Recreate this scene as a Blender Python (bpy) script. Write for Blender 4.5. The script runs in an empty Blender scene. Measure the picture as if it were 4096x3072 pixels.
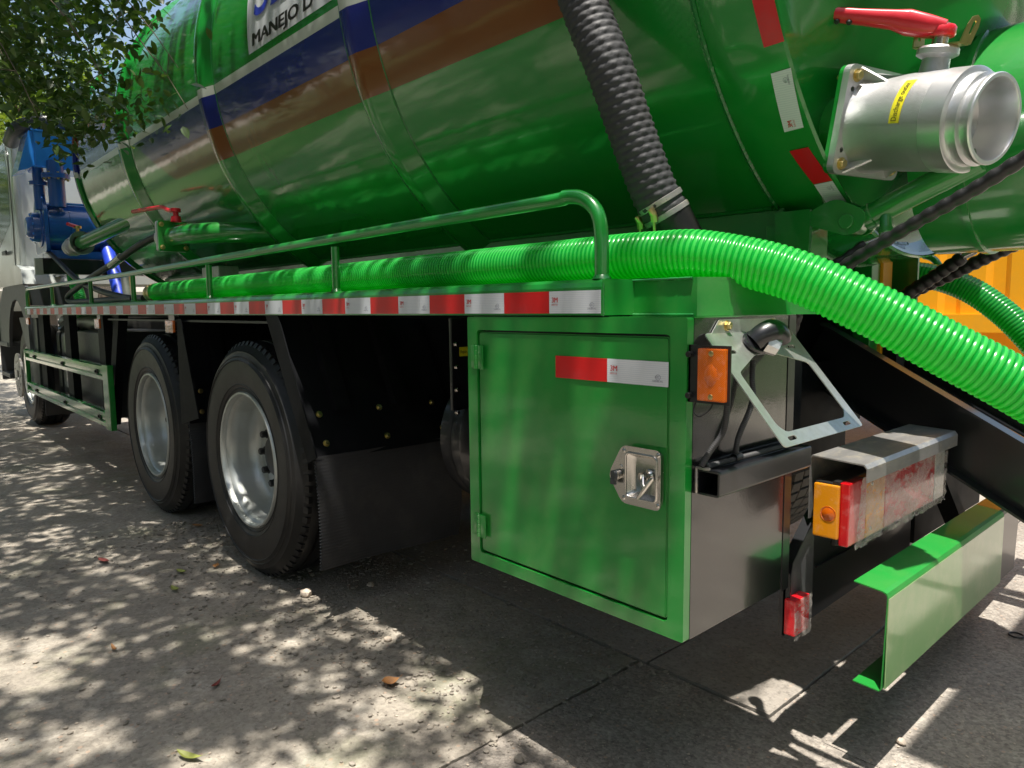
import bpy, bmesh, math, random
import numpy as np
from mathutils import Vector, Matrix, noise
rnd = random.Random(7)
nr = np.random.default_rng(11)
S = bpy.context.scene
COL = S.collection
# ---------------------------------------------------------------- camera
CAMP = Vector((0.0, -1.2, 1.18))
yaw, pitch, roll = math.radians(47.785), math.radians(6.108), math.radians(0.645)
f_ = Vector((-math.sin(yaw) * math.cos(pitch), math.cos(yaw) * math.cos(pitch), -math.sin(pitch)))
r_ = Vector((math.cos(yaw), math.sin(yaw), 0.0))
d_ = f_.cross(r_)
r2 = r_ * math.cos(roll) + d_ * math.sin(roll)
d2 = -r_ * math.sin(roll) + d_ * math.cos(roll)
cam_d = bpy.data.cameras.new('camera')
cam = bpy.data.objects.new('camera', cam_d)
COL.objects.link(cam)
u_ = -d2
cam.matrix_world = Matrix(((r2.x, u_.x, -f_.x, CAMP.x), (r2.y, u_.y, -f_.y, CAMP.y), (r2.z, u_.z, -f_.z, CAMP.z), (0, 0, 0, 1)))
cam_d.sensor_width = 36.0
cam_d.lens = 25.21
cam_d.clip_start = 0.02
cam_d.clip_end = 900
S.camera = cam
# ---------------------------------------------------------------- sky, sun, exposure
SUNV = Vector((-0.145, 0.155, -1.0)).normalized()
w = bpy.data.worlds.new('World')
S.world = w
w.use_nodes = True
nt = w.node_tree
sky = nt.nodes.new('ShaderNodeTexSky')
sky.sky_type = 'NISHITA'
sky.sun_disc = False
sky.sun_elevation = math.asin(-SUNV.z)
sky.sun_rotation = math.atan2(-SUNV.x, -SUNV.y)
sky.air_density = 1.3
sky.dust_density = 3.0
bg = nt.nodes['Background']
nt.links.new(sky.outputs[0], bg.inputs['Color'])
bg.inputs['Strength'].default_value = 0.11
sd_ = bpy.data.lights.new('sun', 'SUN')
sd_.energy = 5.0
sd_.angle = math.radians(0.53)
sd_.color = (1.0, 0.95, 0.865)
sun = bpy.data.objects.new('sun', sd_)
COL.objects.link(sun)
sun.rotation_euler = SUNV.to_track_quat('-Z', 'Y').to_euler()
sun.location = (1, -1, 12)
S.view_settings.view_transform = 'Standard'
S.view_settings.look = 'None'
S.view_settings.gamma = 1.0
S.view_settings.use_curve_mapping = False
S.view_settings.exposure = 0.75
S.cycles.max_bounces = 10
S.cycles.transparent_max_bounces = 12

# ---------------------------------------------------------------- materials
MATS = {}
def nodemat(name):
    m = bpy.data.materials.new(name)
    m.use_nodes = True
    MATS[name] = m
    return m, m.node_tree, m.node_tree.nodes['Principled BSDF']
def N(t, kind, **kw):
    n = t.nodes.new(kind)
    for k, v in kw.items():
        if k in n.inputs.keys() if hasattr(n.inputs, 'keys') else False:
            n.inputs[k].default_value = v
        else:
            setattr(n, k, v)
    return n
def noise_tex(t, scale, detail=4, rough=0.6, vec=None, stretch=None):
    tc = t.nodes.new('ShaderNodeTexCoord')
    src = tc.outputs['Object'] if vec is None else vec
    if stretch:
        mp = t.nodes.new('ShaderNodeMapping')
        mp.inputs['Scale'].default_value = stretch
        t.links.new(src, mp.inputs['Vector'])
        src = mp.outputs[0]
    n = t.nodes.new('ShaderNodeTexNoise')
    n.inputs['Scale'].default_value = scale
    n.inputs['Detail'].default_value = detail
    n.inputs['Roughness'].default_value = rough
    t.links.new(src, n.inputs['Vector'])
    return n
def ramp(t, src, stops):
    r = t.nodes.new('ShaderNodeValToRGB')
    el = r.color_ramp.elements
    el[0].position, el[0].color = stops[0][0], tuple(stops[0][1]) + (1,)
    el[1].position, el[1].color = stops[-1][0], tuple(stops[-1][1]) + (1,)
    for p, c in stops[1:-1]:
        e = el.new(p)
        e.color = tuple(c) + (1,)
    t.links.new(src, r.inputs[0])
    return r
def mixc(t, fac, a, b, blend='MIX'):
    m = t.nodes.new('ShaderNodeMix')
    m.data_type = 'RGBA'
    m.blend_type = blend
    for sock, v in ((m.inputs[0], fac), (m.inputs[6], a), (m.inputs[7], b)):
        if hasattr(v, 'links'):
            t.links.new(v, sock)
        elif isinstance(v, (int, float)):
            sock.default_value = v
        else:
            sock.default_value = tuple(v) + (1,)
    return m.outputs[2]
def math_n(t, op, a, b=0.0, c=None):
    m = t.nodes.new('ShaderNodeMath')
    m.operation = op
    for i, v in enumerate((a, b, c)):
        if v is None:
            continue
        if hasattr(v, 'links'):
            t.links.new(v, m.inputs[i])
        else:
            m.inputs[i].default_value = v
    return m.outputs[0]
def add_bump(t, p, hsrc, strength, dist=0.01, prev=None):
    b = t.nodes.new('ShaderNodeBump')
    b.inputs['Strength'].default_value = strength
    b.inputs['Distance'].default_value = dist
    t.links.new(hsrc, b.inputs['Height'])
    if prev:
        t.links.new(prev, b.inputs['Normal'])
    return b.outputs[0]
def simple(name, col, rough=0.5, metal=0.0, coat=0.0, var=0.12, vscale=12.0, bump=0.0, bscale=150.0, dirt=None, dirt_amt=0.0, trans=0.0, rvar=0.15, spec=0.5, dirt_scale=6.0, stretch=None):
    m, t, p = nodemat(name)
    n = noise_tex(t, vscale, 5, stretch=stretch)
    c = mixc(t, n.outputs[0], [x * (1 - var) for x in col], [min(1, x * (1 + var)) for x in col])
    if dirt:
        n2 = noise_tex(t, dirt_scale, 8, 0.7, stretch=stretch)
        rr = ramp(t, n2.outputs[0], [(0.5, (0, 0, 0)), (0.72, (1, 1, 1))])
        c = mixc(t, math_n(t, 'MULTIPLY', rr.outputs[0], dirt_amt), c, dirt)
    t.links.new(c, p.inputs['Base Color'])
    n3 = noise_tex(t, vscale * 2.3, 4)
    t.links.new(math_n(t, 'MULTIPLY_ADD', n3.outputs[0], rvar, max(0.02, rough - rvar / 2)), p.inputs['Roughness'])
    p.inputs['Metallic'].default_value = metal
    p.inputs['Coat Weight'].default_value = coat
    p.inputs['Coat Roughness'].default_value = 0.06
    p.inputs['Specular IOR Level'].default_value = spec
    p.inputs['Transmission Weight'].default_value = trans
    if bump:
        nb = noise_tex(t, bscale, 3)
        t.links.new(add_bump(t, p, nb.outputs[0], bump, 0.002), p.inputs['Normal'])
    return m

GREEN = (0.008, 0.235, 0.028)
def paint(name, col, rough=0.3, peel=0.12, dust=0.12, wave=0.25, dustcol=(0.30, 0.34, 0.14), coat=1.0):
    m, t, p = nodemat(name)
    n = noise_tex(t, 3.0, 6, 0.65)
    base = mixc(t, n.outputs[0], [x * 0.92 for x in col], [min(1, x * 1.08) for x in col])
    n2 = noise_tex(t, 7.0, 9, 0.72)
    rr = ramp(t, n2.outputs[0], [(0.46, (0, 0, 0)), (0.75, (1, 1, 1))])
    base = mixc(t, math_n(t, 'MULTIPLY', rr.outputs[0], dust), base, dustcol)
    t.links.new(base, p.inputs['Base Color'])
    p.inputs['Roughness'].default_value = rough
    p.inputs['Coat Weight'].default_value = coat
    t.links.new(math_n(t, 'MULTIPLY_ADD', rr.outputs[0], 0.12, 0.05), p.inputs['Coat Roughness'])
    nb = noise_tex(t, 190.0, 2)
    b1 = add_bump(t, p, nb.outputs[0], peel, 0.0006)
    nw = noise_tex(t, 4.5, 2)
    b2 = add_bump(t, p, nw.outputs[0], wave, 0.006, b1)
    t.links.new(b2, p.inputs['Normal'])
    t.links.new(b2, p.inputs['Coat Normal'])
    return m

paint('green_paint', GREEN)
paint('bumper_green', GREEN, rough=0.5, dust=0.10, wave=0.05, coat=0.15)
paint('bumper_pale_face', (0.16, 0.34, 0.11), rough=0.3, dust=0.5, wave=0.1, dustcol=(0.42, 0.46, 0.26))  # pale tone mixes dust with a painted reflection of the sunlit ground
paint('green_paint_dusty', GREEN, rough=0.36, dust=0.13, wave=0.1)
simple('lawn', (0.05, 0.085, 0.02), 0.9, var=0.4, vscale=3, bump=0.8, bscale=30)
paint('white_paint', (0.62, 0.66, 0.63), rough=0.3, dust=0.1, wave=0.1, dustcol=(0.4, 0.36, 0.3))
paint('blue_paint', (0.010, 0.10, 0.42), rough=0.32, dust=0.1, wave=0.12, dustcol=(0.15, 0.2, 0.3))
paint('bright_blue_paint', (0.02, 0.24, 0.80), rough=0.35, dust=0.05, wave=0.1, dustcol=(0.15, 0.2, 0.3))
paint('black_paint', (0.009, 0.0095, 0.012), rough=0.34, dust=0.08, wave=0.12, dustcol=(0.07, 0.066, 0.065), coat=0.45)
simple('chassis_black', (0.006, 0.0065, 0.008), 0.55, 0.0, var=0.2, dirt=(0.03, 0.028, 0.027), dirt_amt=0.3, bump=0.1, vscale=7, spec=0.12)
paint('gloss_black', (0.007, 0.0075, 0.009), rough=0.24, dust=0.06, wave=0.15, dustcol=(0.10, 0.092, 0.085), coat=1.0)
simple('lit_grey_steel', (0.10, 0.10, 0.105), 0.45, 0.2, var=0.3, vscale=12, dirt=(0.2, 0.19, 0.18), dirt_amt=0.4)  # lighter grey puts the light on the flange into its colour
paint('yellow_paint', (0.92, 0.40, 0.008), rough=0.45, dust=0.25, wave=0.05, dustcol=(0.6, 0.36, 0.06), coat=0.3)
simple('dark_steel', (0.016, 0.016, 0.018), 0.42, 0.0, var=0.3, dirt=(0.09, 0.075, 0.065), dirt_amt=0.5, bump=0.15, vscale=7)
simple('rubber', (0.010, 0.010, 0.0105), 0.42, var=0.25, dirt=(0.03, 0.027, 0.024), dirt_amt=0.4, bump=0.12, bscale=300)
simple('flap_rubber', (0.022, 0.0225, 0.025), 0.55, var=0.3, dirt=(0.05, 0.045, 0.04), dirt_amt=0.4, bump=0.25, bscale=260)
simple('grey_rubber', (0.042, 0.043, 0.047), 0.6, var=0.3, dirt=(0.06, 0.055, 0.05), dirt_amt=0.5, bump=0.25, bscale=260)
simple('rim_silver', (0.52, 0.54, 0.52), 0.36, 0.6, var=0.12, dirt=(0.18, 0.16, 0.12), dirt_amt=0.35, bump=0.1)
simple('steel', (0.58, 0.56, 0.53), 0.24, 1.0, var=0.12, bump=0.1, bscale=200)
simple('polished_steel', (0.66, 0.64, 0.60), 0.14, 1.0, var=0.06, bump=0.04, bscale=120)
simple('cast_aluminium', (0.60, 0.60, 0.61), 0.42, 0.85, var=0.1, bump=0.3, bscale=420, dirt=(0.4, 0.37, 0.32), dirt_amt=0.35)
simple('machined_aluminium', (0.80, 0.80, 0.81), 0.34, 0.85, var=0.08, bump=0.08, bscale=300)
simple('galvanized', (0.50, 0.52, 0.49), 0.38, 0.8, var=0.22, vscale=45, dirt=(0.42, 0.40, 0.31), dirt_amt=0.6, bump=0.08, dirt_scale=16)
simple('zinc_yellow', (0.62, 0.50, 0.22), 0.33, 1.0, var=0.25, vscale=30)
simple('lip_steel', (0.36, 0.35, 0.34), 0.4, 0.6, var=0.4, vscale=25, dirt=(0.62, 0.56, 0.44), dirt_amt=0.9, dirt_scale=34, stretch=(1, 0.35, 1))
simple('red_handle', (0.72, 0.022, 0.04), 0.35, 0.0, coat=0.5, var=0.1)
simple('tape_red', (0.62, 0.010, 0.012), 0.35, 0.0, coat=0.3, var=0.12, vscale=4, dirt=(0.35, 0.06, 0.07), dirt_amt=0.5)
simple('print_red', (0.55, 0.02, 0.02), 0.5)
simple('print_grey', (0.12, 0.13, 0.2), 0.5)
simple('print_black', (0.02, 0.018, 0.018), 0.35)
simple('print_blue', (0.03, 0.05, 0.40), 0.3)
simple('sign_white', (0.66, 0.69, 0.72), 0.25, coat=0.5, var=0.04)
simple('print_green', (0.01, 0.13, 0.02), 0.3)
simple('label_yellow', (0.70, 0.62, 0.02), 0.4, var=0.08)
simple('weld_bead', (0.01, 0.17, 0.03), 0.3, coat=0.6, bump=0.5, bscale=90)
simple('dark_glass', (0.02, 0.03, 0.028), 0.06, spec=0.8, coat=0.5)
simple('dusty_tread', (0.20, 0.18, 0.15), 0.9, var=0.25, vscale=9, bump=0.2)
simple('blue_hose', (0.02, 0.06, 0.55), 0.4, var=0.15)
simple('chrome_lens', (0.7, 0.7, 0.68), 0.12, 0.6, var=0.3, vscale=80)
simple('leaf_brown', (0.42, 0.20, 0.07), 0.6, var=0.3, vscale=60)
simple('leaf_red', (0.22, 0.05, 0.04), 0.6, var=0.3, vscale=60)
simple('leaf_yellowgreen', (0.35, 0.38, 0.09), 0.55, var=0.3, vscale=60)
simple('bark', (0.10, 0.075, 0.05), 0.85, var=0.4, vscale=14, bump=0.8, bscale=40)
simple('grey_plastic', (0.05, 0.055, 0.06), 0.4, var=0.15)
simple('building_render', (0.42, 0.40, 0.37), 0.85, var=0.15, vscale=2, dirt=(0.25, 0.23, 0.2), dirt_amt=0.5, dirt_scale=1.5)
simple('roof_tile', (0.16, 0.10, 0.08), 0.8, var=0.3)

# reflective tape white with faint horizontal ribs
m, t, p = nodemat('tape_white')
tc = t.nodes.new('ShaderNodeTexCoord')
wv = t.nodes.new('ShaderNodeTexWave')
wv.bands_direction = 'Z'
wv.inputs['Scale'].default_value = 75
wv.inputs['Distortion'].default_value = 1.5
t.links.new(tc.outputs['Object'], wv.inputs['Vector'])
c = mixc(t, wv.outputs['Fac'], (0.60, 0.64, 0.70), (0.70, 0.73, 0.77))
t.links.new(c, p.inputs['Base Color'])
p.inputs['Roughness'].default_value = 0.35

# tank paint with the stripes, laid out in UV = (metres along the truck, degrees round the shell)
m = paint('tank_paint', GREEN, rough=0.26, peel=0.10, dust=0.04, wave=0.28)
t = m.node_tree
p = t.nodes['Principled BSDF']
old = p.inputs['Base Color'].links[0].from_socket
uv = t.nodes.new('ShaderNodeUVMap')
uv.uv_map = 'UVMap'
sx = t.nodes.new('ShaderNodeSeparateXYZ')
t.links.new(uv.outputs[0], sx.inputs[0])
X, A = sx.outputs[0], sx.outputs[1]
def gt(a, b): return math_n(t, 'GREATER_THAN', a, b)
def lt(a, b): return math_n(t, 'LESS_THAN', a, b)
def AND(*q):
    o = q[0]
    for z in q[1:]:
        o = math_n(t, 'MULTIPLY', o, z)
    return o
rear = gt(X, math_n(t, 'MULTIPLY_ADD', A, -0.0325, -5.32))     # slanted front end of the bands
front = lt(X, -5.27)
brown = AND(rear, gt(A, -23.8), lt(A, -15.9))
blue = AND(rear, gt(A, -15.9), lt(A, -8.2))
white = AND(gt(A, -8.2), lt(A, -6.0))
fblue = AND(front, gt(A, -6.0), lt(A, 3.5))
fbrown = AND(front, gt(A, 3.5), lt(A, 11.0))
cc = mixc(t, brown, old, (0.20, 0.060, 0.012))
cc = mixc(t, blue, cc, (0.010, 0.018, 0.20))
cc = mixc(t, fblue, cc, (0.012, 0.02, 0.22))
cc = mixc(t, fbrown, cc, (0.20, 0.060, 0.012))
cc = mixc(t, white, cc, (0.60, 0.64, 0.58))
t.links.new(cc, p.inputs['Base Color'])

# translucent corrugated hose: ribs and web told apart by UV.y
def hose_mat(name, rib, web, glow):
    m, t, p = nodemat(name)
    uv = t.nodes.new('ShaderNodeUVMap')
    uv.uv_map = 'UVMap'
    sx = t.nodes.new('ShaderNodeSeparateXYZ')
    t.links.new(uv.outputs[0], sx.inputs[0])
    r = ramp(t, sx.outputs[1], [(0.46, web), (0.78, rib)])
    n = noise_tex(t, 9.0, 3)
    c = mixc(t, math_n(t, 'MULTIPLY', n.outputs[0], 0.35), r.outputs[0], [x * 0.7 for x in web])
    t.links.new(c, p.inputs['Base Color'])
    p.inputs['Roughness'].default_value = 0.22
    p.inputs['Coat Weight'].default_value = 0.4
    tr = t.nodes.new('ShaderNodeBsdfTranslucent')
    t.links.new(mixc(t, 0.5, c, glow), tr.inputs['Color'])
    mx = t.nodes.new('ShaderNodeMixShader')
    mx.inputs[0].default_value = 0.5
    t.links.new(p.outputs[0], mx.inputs[1])
    t.links.new(tr.outputs[0], mx.inputs[2])
    t.links.new(mx.outputs[0], t.nodes['Material Output'].inputs['Surface'])
    return m
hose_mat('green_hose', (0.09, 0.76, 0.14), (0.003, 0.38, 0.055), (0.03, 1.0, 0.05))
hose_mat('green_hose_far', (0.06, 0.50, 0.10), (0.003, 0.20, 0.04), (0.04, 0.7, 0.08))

# lenses
def lens(name, col, scale, depth=0.6):
    m, t, p = nodemat(name)
    tc = t.nodes.new('ShaderNodeTexCoord')
    wv = t.nodes.new('ShaderNodeTexWave')
    wv.bands_direction = 'DIAGONAL'
    wv.inputs['Scale'].default_value = scale * 2.6
    wv.inputs['Distortion'].default_value = 0.6
    t.links.new(tc.outputs['Object'], wv.inputs['Vector'])
    n9 = noise_tex(t, 35.0, 5, 0.7)
    c = mixc(t, wv.outputs['Fac'], [x * depth for x in col], col)
    c = mixc(t, math_n(t, 'MULTIPLY', ramp(t, n9.outputs[0], [(0.52, (0, 0, 0)), (0.75, (1, 1, 1))]).outputs[0], 0.35), c, [min(1, x * .5 + .35) for x in col])
    t.links.new(c, p.inputs['Base Color'])
    p.inputs['Roughness'].default_value = 0.12
    p.inputs['Coat Weight'].default_value = 0.7
    p.inputs['Subsurface Weight'].default_value = 0.15
    p.inputs['Subsurface Radius'].default_value = (0.02, 0.01, 0.005)
    t.links.new(add_bump(t, p, wv.outputs['Fac'], 0.4, 0.001), p.inputs['Normal'])
    return m
lens('amber_lens', (0.78, 0.15, 0.004), 60)
lens('amber_light_lens', (0.95, 0.36, 0.01), 70)
lens('red_lens', (0.62, 0.006, 0.012), 50)
lens('red_block_lens', (0.85, 0.01, 0.02), 50)
lens('clear_lens', (0.62, 0.64, 0.62), 40, 0.75)
# crumpled clear wrapping film
m, t, p = nodemat('wrap_film')
n = noise_tex(t, 24.0, 8, 0.7, stretch=(1, 0.5, 1))
rr = ramp(t, n.outputs[0], [(0.44, (0.10, 0.10, 0.10)), (0.47, (0.62, 0.62, 0.62)), (0.66, (0.75, 0.75, 0.75)), (0.72, (1, 1, 1))])
t.links.new(math_n(t, 'MULTIPLY', rr.outputs[0], 0.55), p.inputs['Alpha'])
p.inputs['Base Color'].default_value = (0.8, 0.72, 0.68, 1)
p.inputs['Roughness'].default_value = 0.2
t.links.new(add_bump(t, p, n.outputs[0], 1.0, 0.01), p.inputs['Normal'])

# foliage
def leafmat(name, a, b, trans=0.35, rough=0.35):
    m, t, p = nodemat(name)
    n = noise_tex(t, 1.7, 3)
    g = t.nodes.new('ShaderNodeNewGeometry')
    c = mixc(t, g.outputs['Random Per Island'], a, b)
    c = mixc(t, math_n(t, 'MULTIPLY', n.outputs[0], 0.4), c, [x * 0.6 for x in a])
    t.links.new(c, p.inputs['Base Color'])
    p.inputs['Roughness'].default_value = rough
    tr = t.nodes.new('ShaderNodeBsdfTranslucent')
    t.links.new(mixc(t, 1.0, c, (1.0, 1.0, 0.35), 'MULTIPLY'), tr.inputs['Color'])
    mx = t.nodes.new('ShaderNodeMixShader')
    mx.inputs[0].default_value = trans
    t.links.new(p.outputs[0], mx.inputs[1])
    t.links.new(tr.outputs[0], mx.inputs[2])
    t.links.new(mx.outputs[0], t.nodes['Material Output'].inputs['Surface'])
    return m
leafmat('leaves', (0.035, 0.085, 0.018), (0.075, 0.14, 0.030))
leafmat('leaves_near', (0.045, 0.10, 0.02), (0.115, 0.19, 0.04), 0.42)
leafmat('leaves_sunny', (0.10, 0.17, 0.02), (0.20, 0.26, 0.05), 0.5)

# ground materials
def groundmat(name, base, dark, light, agg, aggscale, bump, moss=0.0):
    m, t, p = nodemat(name)
    tc = t.nodes.new('ShaderNodeTexCoord')
    v = tc.outputs['Object']
    n1 = noise_tex(t, 1.3, 8, 0.62, v)
    n2 = noise_tex(t, 55.0, 6, 0.75, v)
    n3 = noise_tex(t, 7.0, 8, 0.7, v)
    vo = t.nodes.new('ShaderNodeTexVoronoi')
    vo.inputs['Scale'].default_value = aggscale
    t.links.new(v, vo.inputs['Vector'])
    c = mixc(t, ramp(t, n1.outputs[0], [(0.35, (0, 0, 0)), (0.65, (1, 1, 1))]).outputs[0], dark, base)
    c = mixc(t, ramp(t, n3.outputs[0], [(0.5, (0, 0, 0)), (0.7, (1, 1, 1))]).outputs[0], c, light)
    bw = t.nodes.new('ShaderNodeRGBToBW')
    t.links.new(vo.outputs['Color'], bw.inputs[0])
    st = ramp(t, bw.outputs[0], [(0.1, (0.2, 0.2, 0.2)), (0.9, (0.8, 0.79, 0.76))]).outputs[0]
    c = mixc(t, agg, c, st, 'OVERLAY')
    c = mixc(t, math_n(t, 'MULTIPLY', ramp(t, n2.outputs[0], [(0.3, (1, 1, 1)), (0.5, (0, 0, 0))]).outputs[0], 0.6), c, [x * 0.3 for x in dark])
    # sparse pale and dark grains
    v2 = t.nodes.new('ShaderNodeTexVoronoi')
    v2.inputs['Scale'].default_value = aggscale * 0.6
    t.links.new(v, v2.inputs['Vector'])
    sep = t.nodes.new('ShaderNodeSeparateColor')
    t.links.new(v2.outputs['Color'], sep.inputs[0])
    pick = math_n(t, 'MULTIPLY', math_n(t, 'GREATER_THAN', sep.outputs[0], 0.93), math_n(t, 'LESS_THAN', v2.outputs['Distance'], 0.35))
    c = mixc(t, math_n(t, 'MULTIPLY', pick, 0.7), c, (0.5, 0.36, 0.27))
    if moss:
        n4 = noise_tex(t, 2.1, 7, 0.7, v)
        c = mixc(t, math_n(t, 'MULTIPLY', ramp(t, n4.outputs[0], [(0.52, (0, 0, 0)), (0.66, (1, 1, 1))]).outputs[0], moss), c, (0.14, 0.17, 0.075))
    n5 = noise_tex(t, 0.9, 6, 0.6, v, stretch=(0.45, 1.6, 1))
    c = mixc(t, math_n(t, 'MULTIPLY', ramp(t, n5.outputs[0], [(0.50, (0, 0, 0)), (0.63, (1, 1, 1))]).outputs[0], 0.28), c, [x * 0.45 for x in dark])
    t.links.new(c, p.inputs['Base Color'])
    p.inputs['Roughness'].default_value = 0.85
    p.inputs['Specular IOR Level'].default_value = 0.3
    b1 = add_bump(t, p, n2.outputs[0], bump, 0.006)
    b2 = add_bump(t, p, vo.outputs['Distance'], bump * 0.7, -0.004, b1)
    b3 = add_bump(t, p, n3.outputs[0], 0.5, 0.02, b2)
    t.links.new(b3, p.inputs['Normal'])
    return m
groundmat('rough_concrete', (0.43, 0.385, 0.32), (0.32, 0.285, 0.24), (0.48, 0.44, 0.38), 0.22, 90, 0.45, 0.4)
groundmat('smooth_concrete', (0.37, 0.335, 0.295), (0.30, 0.27, 0.235), (0.42, 0.38, 0.335), 0.12, 130, 0.22)
groundmat('coarse_asphalt', (0.37, 0.33, 0.29), (0.28, 0.25, 0.22), (0.42, 0.385, 0.34), 0.45, 120, 0.8)
groundmat('far_concrete', (0.44, 0.40, 0.33), (0.36, 0.325, 0.27), (0.48, 0.44, 0.38), 0.1, 60, 0.3)
simple('joint_dirt', (0.10, 0.085, 0.065), 0.9, var=0.4, vscale=40, bump=0.8, bscale=80)
simple('pebble', (0.30, 0.265, 0.22), 0.75, var=0.5, vscale=6, bump=0.3)
simple('pebble_pale', (0.55, 0.46, 0.37), 0.7, var=0.2, vscale=20, bump=0.3)

# ---------------------------------------------------------------- mesh kit
class MB:
    """collects geometry in world coordinates"""
    def __init__(s):
        s.v, s.f, s.mi, s.uv, s.sm = [], [], [], None, []
    def add(s, vs, fs, mi=0, smooth=False):
        o = len(s.v)
        s.v += [tuple(a) for a in vs]
        for f in fs:
            s.f.append(tuple(i + o for i in f))
            s.mi.append(mi)
            s.sm.append(smooth)
        return s
    def box(s, x0, x1, y0, y1, z0, z1, mi=0):
        v = [(x, y, z) for x in (x0, x1) for y in (y0, y1) for z in (z0, z1)]
        f = [(0, 1, 3, 2), (4, 6, 7, 5), (0, 4, 5, 1), (2, 3, 7, 6), (0, 2, 6, 4), (1, 5, 7, 3)]
        return s.add(v, f, mi)
    def bbox(s, x0, x1, y0, y1, z0, z1, b=0.003, mi=0, seg=2):
        bm = bmesh.new()
        bmesh.ops.create_cube(bm, size=1)
        for q in bm.verts:
            q.co = Vector((x0 + (q.co.x + .5) * (x1 - x0), y0 + (q.co.y + .5) * (y1 - y0), z0 + (q.co.z + .5) * (z1 - z0)))
        bmesh.ops.bevel(bm, geom=bm.edges[:], offset=b, segments=seg, affect='EDGES', profile=0.7)
        s.frombm(bm, mi)
        return s
    def frombm(s, bm, mi=0, smooth=False):
        bm.verts.index_update()
        s.add([q.co[:] for q in bm.verts], [[q.index for q in f.verts] for f in bm.faces], mi, smooth)
        bm.free()
        return s
    def lathe(s, c, n, prof, seg=40, mi=0, up=None, closed=False, smooth=True, arc=None):
        """prof: list of (radius, distance along n)"""
        c, n = Vector(c), Vector(n).normalized()
        a = Vector(up).normalized() if up else (n.orthogonal().normalized())
        a = (a - n * a.dot(n)).normalized()
        b = n.cross(a)
        vs, fs = [], []
        m = len(prof)
        for i in range(seg):
            th = 2 * math.pi * i / seg
            e = a * math.cos(th) + b * math.sin(th)
            for r, h in prof:
                vs.append(c + e * r + n * h)
        for i in range(seg):
            j = (i + 1) % seg
            for k in range(m - 1 + (1 if closed else 0)):
                k2 = (k + 1) % m
                fs.append((i * m + k, j * m + k, j * m + k2, i * m + k2))
        return s.add(vs, fs, mi, smooth)
    def cyl(s, p, q, r, seg=20, mi=0, r2=None, smooth=True):
        p, q = Vector(p), Vector(q)
        h = (q - p).length
        r2 = r if r2 is None else r2
        b = min(r, r2) * 0.08
        return s.lathe(p, q - p, [(0.0001, 0), (r - b, 0), (r, b), (r2, h - b), (r2 - b, h), (0.0001, h)], seg, mi, smooth=smooth)
    def tube(s, pts, r, seg=12, mi=0, cap=True, smooth=True):
        pts = [Vector(a) for a in pts]
        rr = r if hasattr(r, '__len__') else [r] * len(pts)
        T = []
        for i in range(len(pts)):
            T.append((pts[min(i + 1, len(pts) - 1)] - pts[max(i - 1, 0)]).normalized())
        a = T[0].orthogonal().normalized()
        vs, fs = [], []
        for i, q in enumerate(pts):
            a = (a - T[i] * a.dot(T[i])).normalized()
            b = T[i].cross(a)
            for k in range(seg):
                th = 2 * math.pi * k / seg
                vs.append(q + (a * math.cos(th) + b * math.sin(th)) * rr[i])
        for i in range(len(pts) - 1):
            for k in range(seg):
                k2 = (k + 1) % seg
                fs.append((i * seg + k, i * seg + k2, (i + 1) * seg + k2, (i + 1) * seg + k))
        s.add(vs, fs, mi, smooth)
        if cap:
            o = len(s.v) - len(vs)
            for base, rev in ((0, True), ((len(pts) - 1) * seg, False)):
                idx = [o + base + k for k in range(seg)]
                s.f.append(tuple(reversed(idx) if rev else idx))
                s.mi.append(mi)
                s.sm.append(False)
        return s
    def prism(s, poly, plane, d0, d1, mi=0, holes=()):
        """poly: 2-D outline; plane 'xz','yz','xy'; extruded from d0 to d1 along the third axis. holes: outlines cut out"""
        def P(a, b, d):
            return {'xz': (a, d, b), 'yz': (d, a, b), 'xy': (a, b, d)}[plane]
        loops = [poly] + list(holes)
        bm = bmesh.new()
        edges = []
        for L in loops:
            vv = [bm.verts.new(P(a, b, d0)) for a, b in L]
            for i in range(len(vv)):
                edges.append(bm.edges.new((vv[i], vv[(i + 1) % len(vv)])))
        if holes:
            bmesh.ops.triangle_fill(bm, edges=edges, use_beauty=True)
        else:
            bm.faces.new(bm.verts[:])
        ret = bmesh.ops.extrude_face_region(bm, geom=bm.faces[:])
        dv = Vector(P(0, 0, d1)) - Vector(P(0, 0, d0))
        for e in ret['geom']:
            if isinstance(e, bmesh.types.BMVert):
                e.co += dv
        bmesh.ops.recalc_face_normals(bm, faces=bm.faces[:])
        return s.frombm(bm, mi)
    def hexbolt(s, c, n, r=0.008, h=0.006, mi=0, washer=True):
        c, n = Vector(c), Vector(n).normalized()
        if washer:
            s.lathe(c, n, [(0.0001, 0.0015), (r * 1.35, 0.0015), (r * 1.35, 0)], 16, mi)
        s.lathe(c + n * 0.001, n, [(r, 0), (r, h * .85), (r * .85, h), (0.0001, h)], 6, mi, smooth=False)
        return s
    def xf(s, M):
        s.v = [tuple(M @ Vector(a)) for a in s.v]
        return s

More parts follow.
